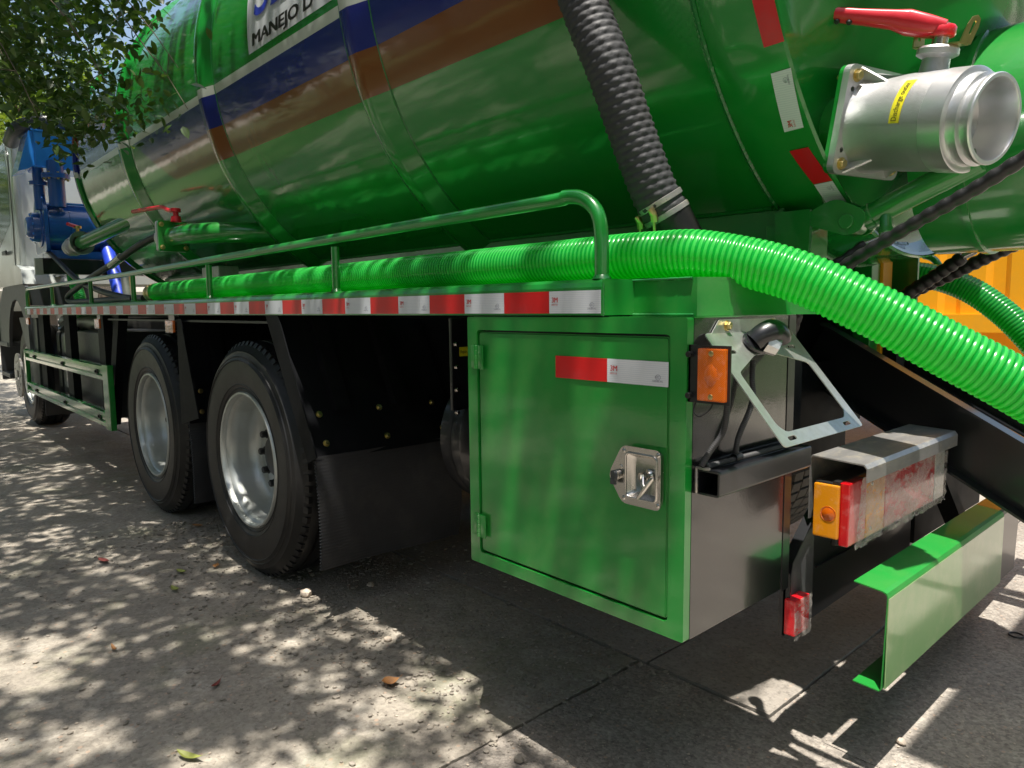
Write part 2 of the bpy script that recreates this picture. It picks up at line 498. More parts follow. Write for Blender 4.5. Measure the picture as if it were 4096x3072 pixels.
WPOS = {}
def smooth_fix(me, ang=35):
    try:
        me.set_sharp_from_angle(angle=math.radians(ang))
    except Exception:
        pass
def build(name, mb, mats, parent=None, origin=None, uvs=None, fix=True, ang=35):
    """links mb as one mesh object; vertices are stored relative to the object's origin"""
    V = np.array(mb.v, dtype=np.float64).reshape(-1, 3)
    lo, hi = V.min(0), V.max(0)
    org = np.array(origin) if origin is not None else np.array([(lo[0] + hi[0]) / 2, (lo[1] + hi[1]) / 2, (lo[2] + hi[2]) / 2 if parent else lo[2]])
    me = bpy.data.meshes.new(name)
    me.from_pydata((V - org).tolist(), [], mb.f)
    if isinstance(mats, str):
        mats = [mats]
    for q in mats:
        me.materials.append(MATS[q])
    me.polygons.foreach_set('material_index', mb.mi)
    me.polygons.foreach_set('use_smooth', mb.sm)
    if fix:
        bm = bmesh.new()
        bm.from_mesh(me)
        bmesh.ops.recalc_face_normals(bm, faces=bm.faces[:])
        bm.to_mesh(me)
        bm.free()
    if any(mb.sm):
        smooth_fix(me, ang)
    if uvs is not None:
        l = me.uv_layers.new(name='UVMap')
        vi = np.empty(len(me.loops), dtype=np.int32)
        me.loops.foreach_get('vertex_index', vi)
        U = np.array(uvs, dtype=np.float32)[vi]
        l.data.foreach_set('uv', U.ravel())
    me.update()
    o = bpy.data.objects.new(name, me)
    COL.objects.link(o)
    put(o, org, parent)
    return o
def put(o, org, parent):
    WPOS[o.name] = np.array(org, float)
    if parent is not None:
        o.parent = parent
        o.location = WPOS[o.name] - WPOS[parent.name]
    else:
        o.location = org
def tag(o, label=None, cat=None, group=None, kind=None):
    for k, v in (('label', label), ('category', cat), ('group', group), ('kind', kind)):
        if v:
            o[k] = v
    return o
def empty(name, loc, parent=None):
    o = bpy.data.objects.new(name, None)
    o.empty_display_size = 0.1
    COL.objects.link(o)
    put(o, loc, parent)
    return o
def dup(o, dx, parent=None):
    """copy of an object and its children, moved by dx, sharing mesh data"""
    c = o.copy()
    COL.objects.link(c)
    p = parent if parent is not None else o.parent
    put(c, WPOS[o.name] + np.array(dx), p)
    for ch in [q for q in bpy.data.objects if q.parent == o]:
        dup(ch, dx, c)
    return c
def text_mb(body, size, shear=0.0, bold=0.0, spacing=1.0):
    cu = bpy.data.curves.new('txt', 'FONT')
    cu.body = body
    cu.size = size
    cu.shear = shear
    cu.offset = bold
    cu.space_character = spacing
    cu.resolution_u = 3
    o = bpy.data.objects.new('txt', cu)
    COL.objects.link(o)
    bpy.context.view_layer.update()
    me = bpy.data.meshes.new_from_object(o.evaluated_get(bpy.context.evaluated_depsgraph_get()))
    vs = [tuple(q.co) for q in me.vertices]
    fs = [tuple(q.vertices) for q in me.polygons]
    bpy.data.objects.remove(o)
    bpy.data.curves.remove(cu)
    bpy.data.meshes.remove(me)
    return vs, fs
def rrect(x0, x1, y0, y1, r, n=4):
    out = []
    for cx, cy, a0 in ((x1 - r, y1 - r, 0), (x0 + r, y1 - r, 90), (x0 + r, y0 + r, 180), (x1 - r, y0 + r, 270)):
        for i in range(n + 1):
            a = math.radians(a0 + 90 * i / n)
            out.append((cx + r * math.cos(a), cy + r * math.sin(a)))
    return out
def rpoly(pts, r, n=4):
    out = []
    m = len(pts)
    for i in range(m):
        p0, p1, p2 = Vector(pts[i - 1]), Vector(pts[i]), Vector(pts[(i + 1) % m])
        d0, d1 = (p0 - p1), (p2 - p1)
        q = min(r, d0.length * .45, d1.length * .45)
        a, b = p1 + d0.normalized() * q, p1 + d1.normalized() * q
        for k in range(n + 1):
            s = k / n
            out.append(tuple((1 - s) ** 2 * a + 2 * s * (1 - s) * p1 + s * s * b))
    return out
def spline(pts, n=12):
    """Catmull-Rom through pts"""
    P = [Vector(q) for q in pts]
    P = [P[0] * 2 - P[1]] + P + [P[-1] * 2 - P[-2]]
    out = []
    for i in range(1, len(P) - 2):
        for k in range(n):
            s = k / n
            out.append(0.5 * ((2 * P[i]) + (P[i + 1] - P[i - 1]) * s + (2 * P[i - 1] - 5 * P[i] + 4 * P[i + 1] - P[i + 2]) * s * s + (3 * P[i] - P[i - 1] - 3 * P[i + 1] + P[i + 2]) * s ** 3))
    out.append(P[-2])
    return out
def resample(pts, step):
    out = [pts[0].copy()]
    acc = 0.0
    for a, b in zip(pts[:-1], pts[1:]):
        L = (b - a).length
        while acc + L >= step:
            s = (step - acc) / L
            a = a + (b - a) * s
            out.append(a.copy())
            L = (b - a).length
            acc = 0.0
        acc += L
    return out
def corr_hose(name, pts, r, pitch, amp, mat, parent=None, seg=28, per=6, helix=False, sharp=1.0):
    """corrugated hose; UV.y is 1 on the crest of a rib and 0 in the web"""
    path = resample(spline(pts, 24), pitch / per)
    vs, fs, uv = [], [], []
    T = [(path[min(i + 1, len(path) - 1)] - path[max(i - 1, 0)]).normalized() for i in range(len(path))]
    a = T[0].orthogonal().normalized()
    for i, q in enumerate(path):
        a = (a - T[i] * a.dot(T[i])).normalized()
        b = T[i].cross(a)
        for k in range(seg):
            th = 2 * math.pi * k / seg
            ph = i / per + (k / seg if helix else 0)
            h = 0.5 + 0.5 * math.cos(2 * math.pi * ph)
            h = min(1.0, h * 1.35) ** sharp
            vs.append(q + (a * math.cos(th) + b * math.sin(th)) * (r - amp * (1 - h)))
            uv.append((i / per, h))
    for i in range(len(path) - 1):
        for k in range(seg):
            k2 = (k + 1) % seg
            fs.append((i * seg + k, i * seg + k2, (i + 1) * seg + k2, (i + 1) * seg + k))
    mb = MB()
    mb.add(vs, fs, 0, True)
    return build(name, mb, mat, parent, uvs=uv, fix=False, ang=80)

def each(name, mbs, mats, parent, **k):
    """alike pieces, every one an object of its own"""
    return [build(name, q, mats, parent, **k) for q in mbs]
# ================================================================ SETTING: ground
def jitter_edge(x0, y0, x1, y1, n, amp, seed):
    out = []
    for i in range(n):
        s = i / n
        x, y = x0 + (x1 - x0) * s, y0 + (y1 - y0) * s
        k = noise.noise(Vector((x * 9 + seed, y * 9, seed))) * amp + noise.noise(Vector((x * 40, y * 40, seed))) * amp * .5
        dx, dy = (y1 - y0), -(x1 - x0)
        L = math.hypot(dx, dy)
        out.append((x + dx / L * k, y + dy / L * k))
    return out
def slab(name, x0, x1, y0, y1, mat, parent, z=0.0, amp=0.006, seed=1, thick=0.03):
    n = lambda L: int(min(400, max(6, L / 0.025)))
    # only edges near the camera are worn in detail
    lim = lambda a, lo, hi: max(lo, min(hi, a))
    E = []
    E += jitter_edge(x0, y0, x1, y0, n(x1 - x0), amp, seed)
    E += jitter_edge(x1, y0, x1, y1, n(y1 - y0), amp, seed + 1)
    E += jitter_edge(x1, y1, x0, y1, n(x1 - x0), amp, seed + 2)
    E += jitter_edge(x0, y1, x0, y0, n(y1 - y0), amp, seed + 3)
    mb = MB()
    bm = bmesh.new()
    top = [bm.verts.new((a, b, z)) for a, b in E]
    rim = [bm.verts.new((a, b, z - thick)) for a, b in E]
    bm.faces.new(top)
    for i in range(len(E)):
        j = (i + 1) % len(E)
        bm.faces.new((top[i], rim[i], rim[j], top[j]))
    bmesh.ops.triangulate(bm, faces=[f for f in bm.faces if len(f.verts) > 4])
    mb.frombm(bm)
    return build(name, mb, mat, parent)
mb = MB()
mb.add([(-160, -160, -0.025), (160, -160, -0.025), (160, 160, -0.025), (-160, 160, -0.025)], [(0, 1, 2, 3)])
ground = build('ground', mb, 'joint_dirt', origin=(0, 0, -0.025), fix=False)
tag(ground, 'pale concrete yard paved in large slabs under and around the truck', None, None, 'structure')
mb = MB()   # yard surface beyond the slabs one can tell apart
for q in ((-150, -9.2, -150, 150), (3.6, 150, -150, 150), (-9.2, 3.6, -5.2, -4.4), (-9.2, 3.6, 5.1, 150)):
    mb.add([(q[0], q[2], -.002), (q[1], q[2], -.002), (q[1], q[3], -.002), (q[0], q[3], -.002)], [(0, 1, 2, 3)])
build('yard_surface', mb, 'far_concrete', ground, fix=False)
lw = build('lawn', MB().box(-60, 30, -60, -5.2, -.3, .06).box(-60, -9.6, -5.2, -2.3, -.3, .06).box(2.7, 60, -5.2, 60, -.3, .06), 'lawn')
tag(lw, 'strip of rough grass under the row of trees beside the yard', None, None, 'structure')
slab('concrete_slab', -9.2, -5.25, -4.4, 0.637, 'rough_concrete', ground, seed=3)
slab('concrete_slab', -5.238, -1.418, -4.4, 0.637, 'rough_concrete', ground, seed=5)
slab('concrete_slab', -1.408, 3.6, -4.4, 0.640, 'coarse_asphalt', ground, seed=9, amp=0.005)
slab('concrete_slab', -9.2, -5.25, 0.650, 5.1, 'smooth_concrete', ground, z=.003, seed=13, amp=0.004)
slab('concrete_slab', -5.238, -1.386, 0.650, 5.1, 'smooth_concrete', ground, z=.003, seed=17, amp=0.004)
slab('concrete_slab', -1.376, -0.955, 0.650, 5.1, 'smooth_concrete', ground, z=.006, seed=21, amp=0.005)
slab('concrete_slab', -0.949, 3.6, 0.642, 5.1, 'coarse_asphalt', ground, seed=25, amp=0.003)
# loose grit and gravel (nobody could count it)
def stone_geo(rad, seed):
    bm = bmesh.new()
    bmesh.ops.create_icosphere(bm, subdivisions=1, radius=1)
    r = random.Random(seed)
    vs = [(q.co * (0.75 + 0.5 * r.random())) for q in bm.verts]
    vs = [(q.x * 1.25, q.y * .9, q.z * .55) for q in vs]
    fs = [tuple(q.index for q in f.verts) for f in bm.faces]
    bm.free()
    return np.array(vs) * rad, fs
TPL = [stone_geo(1, i) for i in range(6)]
def gravel(name, n, xr, yr, smin, smax, mat, keep=None, seed=1):
    g = np.random.default_rng(seed)
    V, F = [], []
    o = 0
    for i in range(n):
        x, y = g.uniform(*xr), g.uniform(*yr)
        if keep and g.random() > keep(x, y):
            continue
        s = smin + (smax - smin) * g.random() ** 3
        v, f = TPL[i % 6]
        a = g.uniform(0, 6.28)
        c, sn = math.cos(a), math.sin(a)
        vv = v * s
        V.append(np.stack([vv[:, 0] * c - vv[:, 1] * sn + x, vv[:, 0] * sn + vv[:, 1] * c + y, vv[:, 2] + s * .22 + .002], 1))
        F += [tuple(k + o for k in q) for q in f]
        o += len(v)
    mb = MB()
    mb.v = np.concatenate(V).tolist()
    mb.f = F
    mb.mi = [0] * len(F)
    mb.sm = [False] * len(F)
    return build(name, mb, mat, fix=False)
def near_wheel(x, y):
    return 0.04 + 0.9 * math.exp(-((y - 0.25) / 0.42) ** 2) * (1 if x < -1.3 else .35)
grit = gravel('gravel', 15000, (-4.2, -1.3), (-0.9, 1.0), 0.002, 0.010, 'pebble', near_wheel, 2)
tag(grit, 'loose grey gravel and grit strewn round the rear wheel', 'gravel', None, 'stuff')
g2 = gravel('gravel', 5000, (-4.5, 0.6), (-1.0, 2.2), 0.0012, 0.0045, 'pebble_pale', None, 4)
tag(g2, 'fine pale grit scattered thinly over the concrete slabs', 'grit', None, 'stuff')
# single stones and leaves that can be pointed at
def stone(x, y, s, mat, label, seed, flat=.6):
    v, f = stone_geo(1, seed)
    bm = bmesh.new()
    bmesh.ops.create_icosphere(bm, subdivisions=2, radius=s)
    for q in bm.verts:
        k = 1 + .25 * noise.noise(q.co / s * 1.3 + Vector((seed, 0, 0)))
        q.co = Vector((q.co.x * k * 1.2 + x, q.co.y * k + y, max(-.35 * s, q.co.z * k * flat) + .35 * s * flat + .004))
    mb = MB().frombm(bm)
    o = build('stone', mb, mat)
    tag(o, label, 'stone', 'stones lying on the yard')
    return o
stone(-2.70, 0.085, 0.024, 'pebble_pale', 'sharp pinkish stone beside the rear wheel, largest on the gravel', 31, .9)
stone(-0.647, 0.784, 0.011, 'pebble_pale', 'rounded tan pebble in a sunlit patch near the bumper', 37, .9)
stone(-2.12, 0.11, 0.014, 'pebble_pale', 'smooth pale stone at the tip of the sunlit patch by the truck shadow', 41)
stone(-1.294, -0.016, 0.012, 'pebble', 'grey upright stone near the slab joint at the bottom edge', 43, 1.1)
stone(-2.60, 0.33, 0.015, 'pebble_pale', 'round pale stone in the dark behind the mud flap', 47, .8)
def fallen_leaf(x, y, L, W, ang, curl, mat, label, tilt=0.0):
    vs, fs = [], []
    n = 8
    for i in range(n + 1):
        s = i / n
        wd = W * math.sin(math.pi * s ** .85) * .5 + .0004
        zc = curl * (2 * s - 1) ** 2 * L + .006
        for k in (-1, 0, 1):
            vs.append((L * (s - .5), wd * k, zc + abs(k) * wd * (.5 + tilt)))
    for i in range(n):
        for k in range(2):
            a = i * 3 + k
            fs.append((a, a + 1, a + 4, a + 3))
    # stalk
    o = len(vs)
    vs += [(L * .5, -.0007, curl * L + .006), (L * .5, .0007, curl * L + .006), (L * .72, .0005, curl * L * 1.6 + .006), (L * .72, -.0005, curl * L * 1.6 + .006)]
    fs.append((o, o + 1, o + 2, o + 3))
    c, s_ = math.cos(ang), math.sin(ang)
    mb = MB()
    mb.add([(a * c - b * s_ + x, a * s_ + b * c + y, z + .001) for a, b, z in vs], fs, 0, True)
    ob = build('fallen_leaf', mb, mat, fix=False)
    tag(ob, label, 'leaf', 'fallen leaves on the concrete')
    return ob

fallen_leaf(-1.897, -0.643, .085, .022, 0.5, .18, 'leaf_yellowgreen', 'long yellow-brown curled leaf at the bottom edge of the picture')
fallen_leaf(-1.85, -0.051, .055, .05, 1.2, .28, 'leaf_brown', 'crumpled tan leaf on the sunlit dapples below the toolbox')
fallen_leaf(-3.129, -0.297, .06, .026, 0.2, .25, 'leaf_yellowgreen', 'yellow-green curled leaf left of the rear tyre')
fallen_leaf(-2.223, -0.456, .05, .016, 2.2, .2, 'leaf_red', 'small dark red leaf in the shade of the foreground')
fallen_leaf(-2.714, -0.628, .05, .013, 0.1, .3, 'leaf_brown', 'thin brown withered leaf in the left foreground')
fallen_leaf(-3.993, 0.088, .07, .03, .6, .15, 'leaf_brown', 'orange leaf beside the front of the rear tyre')
fallen_leaf(-3.295, -0.066, .055, .03, 2.6, .12, 'leaf_brown', 'bright orange leaf just outside the rear tyre tread')
fallen_leaf(-3.735, -0.429, .09, .03, .3, .12, 'leaf_red', 'grey-brown flat leaf on the mossy concrete')
fallen_leaf(-3.327, -0.209, .06, .028, .4, .2, 'leaf_yellowgreen', 'pale leaf next to the orange one by the rear tyre')
mb = MB().lathe((-0.604, 1.74, .008), (0, 0, 1), [(.022 + .0035 * math.cos(a), .0035 * math.sin(a)) for a in [k * math.pi / 4 for k in range(8)]], 28, closed=True)
tag(build('rubber_ring', mb, 'rubber'), 'small black rubber o-ring lying on the asphalt right of the bumper', 'rubber ring')
# ================================================================ THE TRUCK
truck = empty('tanker_truck', (-5.0, 1.25, 0))
tag(truck, 'green vacuum tanker truck with white, blue and brown stripes on its round tank', 'truck')
YC, ZC, R = 1.25, 2.386, 1.08

def ring_shell(name, prof, parent, mat='tank_paint', seg=160, cap0=False, cap1=False):
    """surface of revolution round the tank's axis, prof = [(x, radius)]"""
    vs, fs, uv = [], [], []
    m = len(prof)
    for i in range(seg):
        th = 2 * math.pi * i / seg
        for x, r in prof:
            y, z = YC - r * math.cos(th), ZC + r * math.sin(th)
            vs.append((x, y, z))
            uv.append((x, math.degrees(math.atan2(z - ZC, abs(YC - y)))))
    for i in range(seg):
        j = (i + 1) % seg
        for k in range(m - 1):
            fs.append((i * m + k, j * m + k, j * m + k + 1, i * m + k + 1))
    mb = MB()
    mb.add(vs, fs, 0, True)
    return build(name, mb, mat, parent, uvs=uv, fix=False, ang=28)
tank = ring_shell('tank', [(-6.63, 0.001), (-6.66, .5), (-6.63, .8), (-6.60, .98), (-6.57, 1.05), (-6.52, R)] + [(-6.5 + k * (6.5 - 1.016) / 60, R) for k in range(61)] + [(-1.010, R - .004), (-1.0, R), (-0.95, R - .002), (-.90, R - .008), (-.830, R - .014), (-.824, R - .02)], truck)
for xc, nm in ((-2.36, 0), (-3.78, 0), (-5.27, 0)):
    ring_shell('tank_rib', [(xc - .065, R - .004), (xc - .062, R + .003), (xc - .018, R + .032), (xc - .010, R + .035), (xc + .042, R + .035), (xc + .05, R + .031), (xc + .125, R + .003), (xc + .128, R - .004)], tank)
ring_shell('tank_rib', [(-6.66, R - .06), (-6.64, R + .012), (-6.62, R + .022), (-6.585, R + .022), (-6.57, R + .004)], tank)
def weld(name, pts, r, parent, mat='weld_bead', seed=0, step=.006):
    path = resample([Vector(q) for q in pts], step)
    rr = [r * (0.75 + .35 * abs(math.sin(i * 1.35)) + .2 * noise.noise(Vector((i * .3, seed, 0)))) for i in range(len(path))]
    mb = MB().tube(path, rr, 6)
    return build(name, mb, mat, parent)
def arc(x, r, a0, a1, n=60):
    return [(x, YC - r * math.cos(math.radians(a0 + (a1 - a0) * i / n)), ZC + r * math.sin(math.radians(a0 + (a1 - a0) * i / n))) for i in range(n + 1)]
weld('weld_seam', arc(-1.008, R + .0005, 25, -100), .0065, tank, seed=3)
weld('weld_seam', arc(-.882, R - .060, 40, -95), .007, tank, seed=8)
for xc in (-2.36, -3.78, -5.27):
    weld('weld_seam', arc(xc - .066, R, 40, -60), .003, tank, seed=xc, step=.012)
    weld('weld_seam', arc(xc + .129, R, 40, -60), .003, tank, seed=xc, step=.012)
ring_shell('rear_dome', [(-.8255, R - .022), (-.830, R - .032), (-.852, R - .044), (-.882, R - .062), (-.882, R - .10), (-.862, .90), (-.775, .76), (-.68, .60), (-.58, .42), (-.52, .25), (-.49, .1), (-.485, .001)], truck, seg=120)

# ---- writing and sign on the shell
def on_shell(vs, x0, a0, lift):
    """flat text (x, y) laid on the tank, x along the truck, y metres up round the shell"""
    out = []
    for x, y, z in vs:
        th = math.radians(a0) + y / R
        out.append((x0 + x, YC - (R + lift) * math.cos(th), ZC + (R + lift) * math.sin(th)))
    return out
def shell_patch(name, x0, x1, a0, a1, lift, mat, parent, nx=10, na=16):
    vs, fs = [], []
    for i in range(nx + 1):
        for j in range(na + 1):
            th = math.radians(a0 + (a1 - a0) * j / na)
            vs.append((x0 + (x1 - x0) * i / nx, YC - (R + lift) * math.cos(th), ZC + (R + lift) * math.sin(th)))
    for i in range(nx):
        for j in range(na):
            a = i * (na + 1) + j
            fs.append((a, a + 1, a + na + 2, a + na + 1))
    mb = MB()
    mb.add(vs, fs, 0, True)
    return build(name, mb, mat, parent, fix=False)
shell_patch('sign_panel', -3.215, -2.44, -4.5, 22, .0015, 'sign_white', tank, 4, 30)
def shell_text(name, body, size, x0, a0, mat, shear=.0, bold=0.0, sx=1.0):
    vs, fs = text_mb(body, size, shear, bold)
    # subdivide rows is not needed: strokes are short against the radius
    mb = MB()
    mb.add(on_shell([(x * sx, y, z) for x, y, z in vs], x0, a0, .0055), fs)
    return build(name, mb, mat, tank, fix=False)
shell_text('lettering', 'MANEJO D', .068, -3.175, -3.35, 'print_black', .12, .0, 1.74)
for q in range(1, 5):
    shell_text('lettering', 'MANEJO D', .068, -3.175 + q * .0025, -3.35 + .06 * (-1) ** q, 'print_black', .12, .0, 1.74)
shell_text('lettering', 'SE', .26, -3.15, 2.5, 'print_blue', .22, .003, 1.35)

# ---- reflective tape on the rear edge of the tank
def logo_mb(w, h):
    """print of one white tape piece; local frame x to the right, y up, origin at the lower left corner"""
    red, grey = MB(), MB()
    v, f = text_mb('3M', .0165, 0, 0, .95)
    for q in range(3):
        red.add([(x + .008 + q * .0004, y + h * .50, .0008 + q * .00005) for x, y, z in v], f)
    v, f = text_mb('钻级反光贴', .0042, 0, 0, 1.0)
    red.add([(x * .95 + .008, y + h * .36, .0008) for x, y, z in v], f)
    v, f = text_mb('CCC', .0058, 0, 0, .75)
    grey.add([(x + w * .797, y + h * .33, .0008) for x, y, z in v], f)
    v, f = text_mb('C000388 3M-J', .0050)
    grey.add([(x * .9 + w * .755, y + h * .175, .0008) for x, y, z in v], f)
    ring = []
    cx, cy = w * .845, h * .365
    vs, fs = [], []
    for i in range(24):
        a = 2 * math.pi * i / 24
        for r in (.0050, .0056):
            vs.append((cx + 1.15 * r * math.cos(a), cy + r * math.sin(a), .0008))
    for i in range(24):
        j = (i + 1) % 24
        fs.append((i * 2, i * 2 + 1, j * 2 + 1, j * 2))
    grey.add(vs, fs)
    return red, grey
LOGO = logo_mb(.158, .051)
def tape_mb(white, place, w=.158, h=.051, nx=1, ny=1):
    """place maps (x, y, lift) to world"""
    mb = MB()
    vs, fs = [], []
    for i in range(nx + 1):
        for j in range(ny + 1):
            vs.append(place(w * i / nx, h * j / ny, 0.0))
    for i in range(nx):
        for j in range(ny):
            a = i * (ny + 1) + j
            fs.append((a, a + ny + 1, a + ny + 2, a + 1))
    # thin edge
    o = len(vs)
    rim = [(0, 0), (w, 0), (w, h), (0, h)]
    mb.add(vs, fs, 0)
    ev = [place(a, b, 0.0) for a, b in rim] + [place(a, b, -.0012) for a, b in rim]
    if nx == 1:
        mb.add(ev, [(0, 4, 5, 1), (1, 5, 6, 2), (2, 6, 7, 3), (3, 7, 4, 0)], 0)
    if white:
        for k, src in enumerate(LOGO):
            mb.add([place(x * w / .158, y * h / .051, z) for x, y, z in src.v], src.f, k + 1)
    return mb
def arc_tape(aA, aB, white, flip=False, o0=0.0, o1=0.0):
    """strip segment on the rim of the tank from angle aA (upper) to aB (lower)"""
    L = math.radians(abs(aA - aB)) * 1.067
    def place(x, y, lift):
        if flip:
            th = math.radians(aB) + x / 1.067
            xx = -.843 - y * .92 + o1 + (o0 - o1) * x / L
        else:
            th = math.radians(aA) - x / 1.067
            xx = -.843 - .047 + y * .92 + o0 + (o1 - o0) * x / L
        s = max(0, min(1, (xx + .89) / .06))
        r = R - .0085 - .0055 * s + .0022 + lift
        return (xx, YC - r * math.cos(th), ZC + r * math.sin(th))
    mb = tape_mb(white, place, w=L, nx=8)
    o = build('reflective_tape', mb, ['tape_white', 'print_red', 'print_grey'] if white else ['tape_red'], truck, fix=False)
    return o
arc_tape(-19.0, -27.1, True, True, .018, .018)
arc_tape(-27.2, -35.6, False, False, .018, .018)
arc_tape(-38.9, -47.1, True, True, .016, .0)
arc_tape(-50.2, -56.8, False, False, -.008, .010)
arc_tape(-56.9, -64.6, True, True, .010, .016)
arc_tape(-64.7, -71.5, False, False, .016, .016)

# ---- chassis, mostly in the dark under the tank
MBD = MB()
for y0 in (.80, 1.62):
    MBD.box(-10.6, -1.0, y0, y0 + .08, .78, 1.05)
MBD.box(-1.20, -1.12, .88, 1.62, .74, .98)
for x in (-2.2, -3.7, -5.4, -7.0):
    MBD.box(x, x + .12, .88, 1.62, .82, .98)
MBD.box(-6.4, -1.31, .73, .745, .60, 1.199)
build('chassis_frame', MBD, 'chassis_black', truck)
sb = MB()
sb.box(-6.4, -.99, .72, .735, 1.20, 1.452).box(-6.4, -.99, 1.765, 1.78, 1.02, 1.452)
build('tank_saddle', sb, 'green_paint', truck)
weld('weld_seam', [(-6.3, .716, 1.448), (-1.02, .716, 1.448)], .008, tank, seed=5, step=.02)
# rear saddle post and gusset near the dome
mb = MB()
mb.bbox(-1.03, -.90, .70, .80, 1.20, 1.40, .004)
mb.prism([(-.90, 1.43), (-.90, 1.22), (-.985, 1.22), (-1.0, 1.43)], 'xz', .688, .70)
build('saddle_post', mb, 'green_paint', truck)
weld('weld_seam', [(-.905, .695, 1.24), (-.90, .695, 1.41)], .006, truck, seed=6)

# ---- side platform with the reflective strip and hand rail
plat = empty('side_platform', (-4.66, .2, 1.16), truck)
mb = MB()
prof = [(.0, 1.160), (.0, 1.222), (.004, 1.233), (.014, 1.240), (.46, 1.240), (.46, 1.232), (.016, 1.232), (.008, 1.226), (.008, 1.168), (.05, 1.168), (.05, 1.160)]
prof = prof[:4] + [(.46, 1.240), (.46, 1.160)]
n = len(prof)
xs = [-8.29, -1.03]
vs = [(x, y, z) for x in xs for y, z in prof]
mb.add(vs, [tuple(range(n))[::-1], tuple(range(n, 2 * n))] + [(i, (i + 1) % n, n + (i + 1) % n, n + i) for i in range(n)])
build('deck', mb, 'green_paint_dusty', plat)
mb = MB()
for k in range(12):
    x = -8.2 + k * .63
    mb.box(x, x + .05, .012, .78, 1.172, 1.228)
mb.box(-8.28, -1.04, .42, .455, 1.14, 1.229)
build('cross_bearer', mb, 'chassis_black', plat)
PITCH = 0.1583
x = -1.03
k = 0
wmesh = None
reds = None
while x - PITCH > -8.30:
    white = (k % 2 == 0)
    x0 = x - PITCH
    src = wmesh if white else reds
    if src is None:
        place = lambda a, b, l, x0=x0: (x0 + a + .0004, -.0022 - l, 1.1645 + b)
        mb = tape_mb(white, place, w=PITCH - .0012)
        o = build('reflective_tape', mb, ['tape_white', 'print_red', 'print_grey'] if white else ['tape_red'], plat, fix=False)
        if white: wmesh = (o, x0)
        else: reds = (o, x0)
    else:
        o = dup(src[0], (x0 - src[1], 0, 0))
        if k > 30 and not white:
            pass
    x = x0
    k += 1
# rail
def rail(Yr, parent, nm='hand_rail', mat='green_paint'):
    zt = 1.405
    path = [(-8.30, Yr, 1.245), (-8.30, Yr, 1.35), (-8.27, Yr, 1.39), (-8.20, Yr, zt)]
    path += [(-8.0 + i * .4, Yr, zt + max(0, (i - 8) / 9) * .022) for i in range(18)]
    path += [(-1.17, Yr, zt + .026), (-1.115, Yr, zt + .018), (-1.072, Yr, zt - .014), (-1.057, Yr, zt - .065), (-1.055, Yr, 1.243)]
    path = spline(path, 5)
    return build(nm, MB().tube(path, .0165, 14), mat, parent)
hr = rail(.030, plat)
for x in (-2.25, -3.45, -4.70, -5.75, -7.10):
    mb = MB().tube([(x, .030, 1.241), (x, .030, 1.392)], .0135, 12)
    mb.lathe((x, .030, 1.2405), (0, 0, 1), [(.021, 0), (.018, .004), (.0135, .010)], 12)
    build('rail_post', mb, 'green_paint', hr)
build('weld_foot', MB().lathe((-1.055, .03, 1.2405), (0, 0, 1), [(.022, 0), (.020, .004), (.0165, .009)], 16), 'weld_bead', hr)

# ---- toolbox
BX0, BX1, BZ0, BZ1, BY1 = -1.497, -.810, .490, 1.156, .440
box = empty('toolbox', ((BX0 + BX1) / 2, BY1 / 2, BZ0), truck)
mb = MB()
outer = rrect(BX0, BX1, BZ0, BZ1, .004, 2)
dx0, dx1, dz0, dz1 = -1.459, -.849, .522, 1.122
hole = rrect(dx0, dx1, dz0, dz1, .010, 3)
mb.prism(outer, 'xz', .0, .022, holes=[hole])
# rolled inner lip round the opening
build('face_frame', mb, 'green_paint', box)
mb = MB()
lipv = []
for (a, b) in rrect(dx0 - .0005, dx1 + .0005, dz0 - .0005, dz1 + .0005, .010, 3):
    lipv.append((a, b))
inn = [( (a - (dx0 + dx1) / 2) * .9895 + (dx0 + dx1) / 2, (b - (dz0 + dz1) / 2) * .9895 + (dz0 + dz1) / 2) for a, b in lipv]
vs = [(a, -.001, b) for a, b in lipv] + [(a, .010, b) for a, b in inn]
L_ = len(lipv)
mb = MB().box(BX0 + .003, BX1 - .003, .023, BY1, BZ0 + .002, BZ1 - .002)
build('box_body', mb, 'black_paint', box)
mb = MB().box(BX0, BX1 + .0015, .0225, BY1 + .002, BZ1 - .0015, BZ1 + .0012)
build('lid_plate', mb, 'green_paint_dusty', box)
build('end_panel', MB().box(BX1 - .0025, BX1 + .0008, .0225, BY1 - .03, BZ0 + .001, BZ1 - .0018), 'gloss_black', box)
build('corner_angle', MB().box(BX1 - .03, BX1 + .0025, BY1 - .03, BY1 + .003, BZ0 - .004, BZ1 - .002), 'black_paint', box)
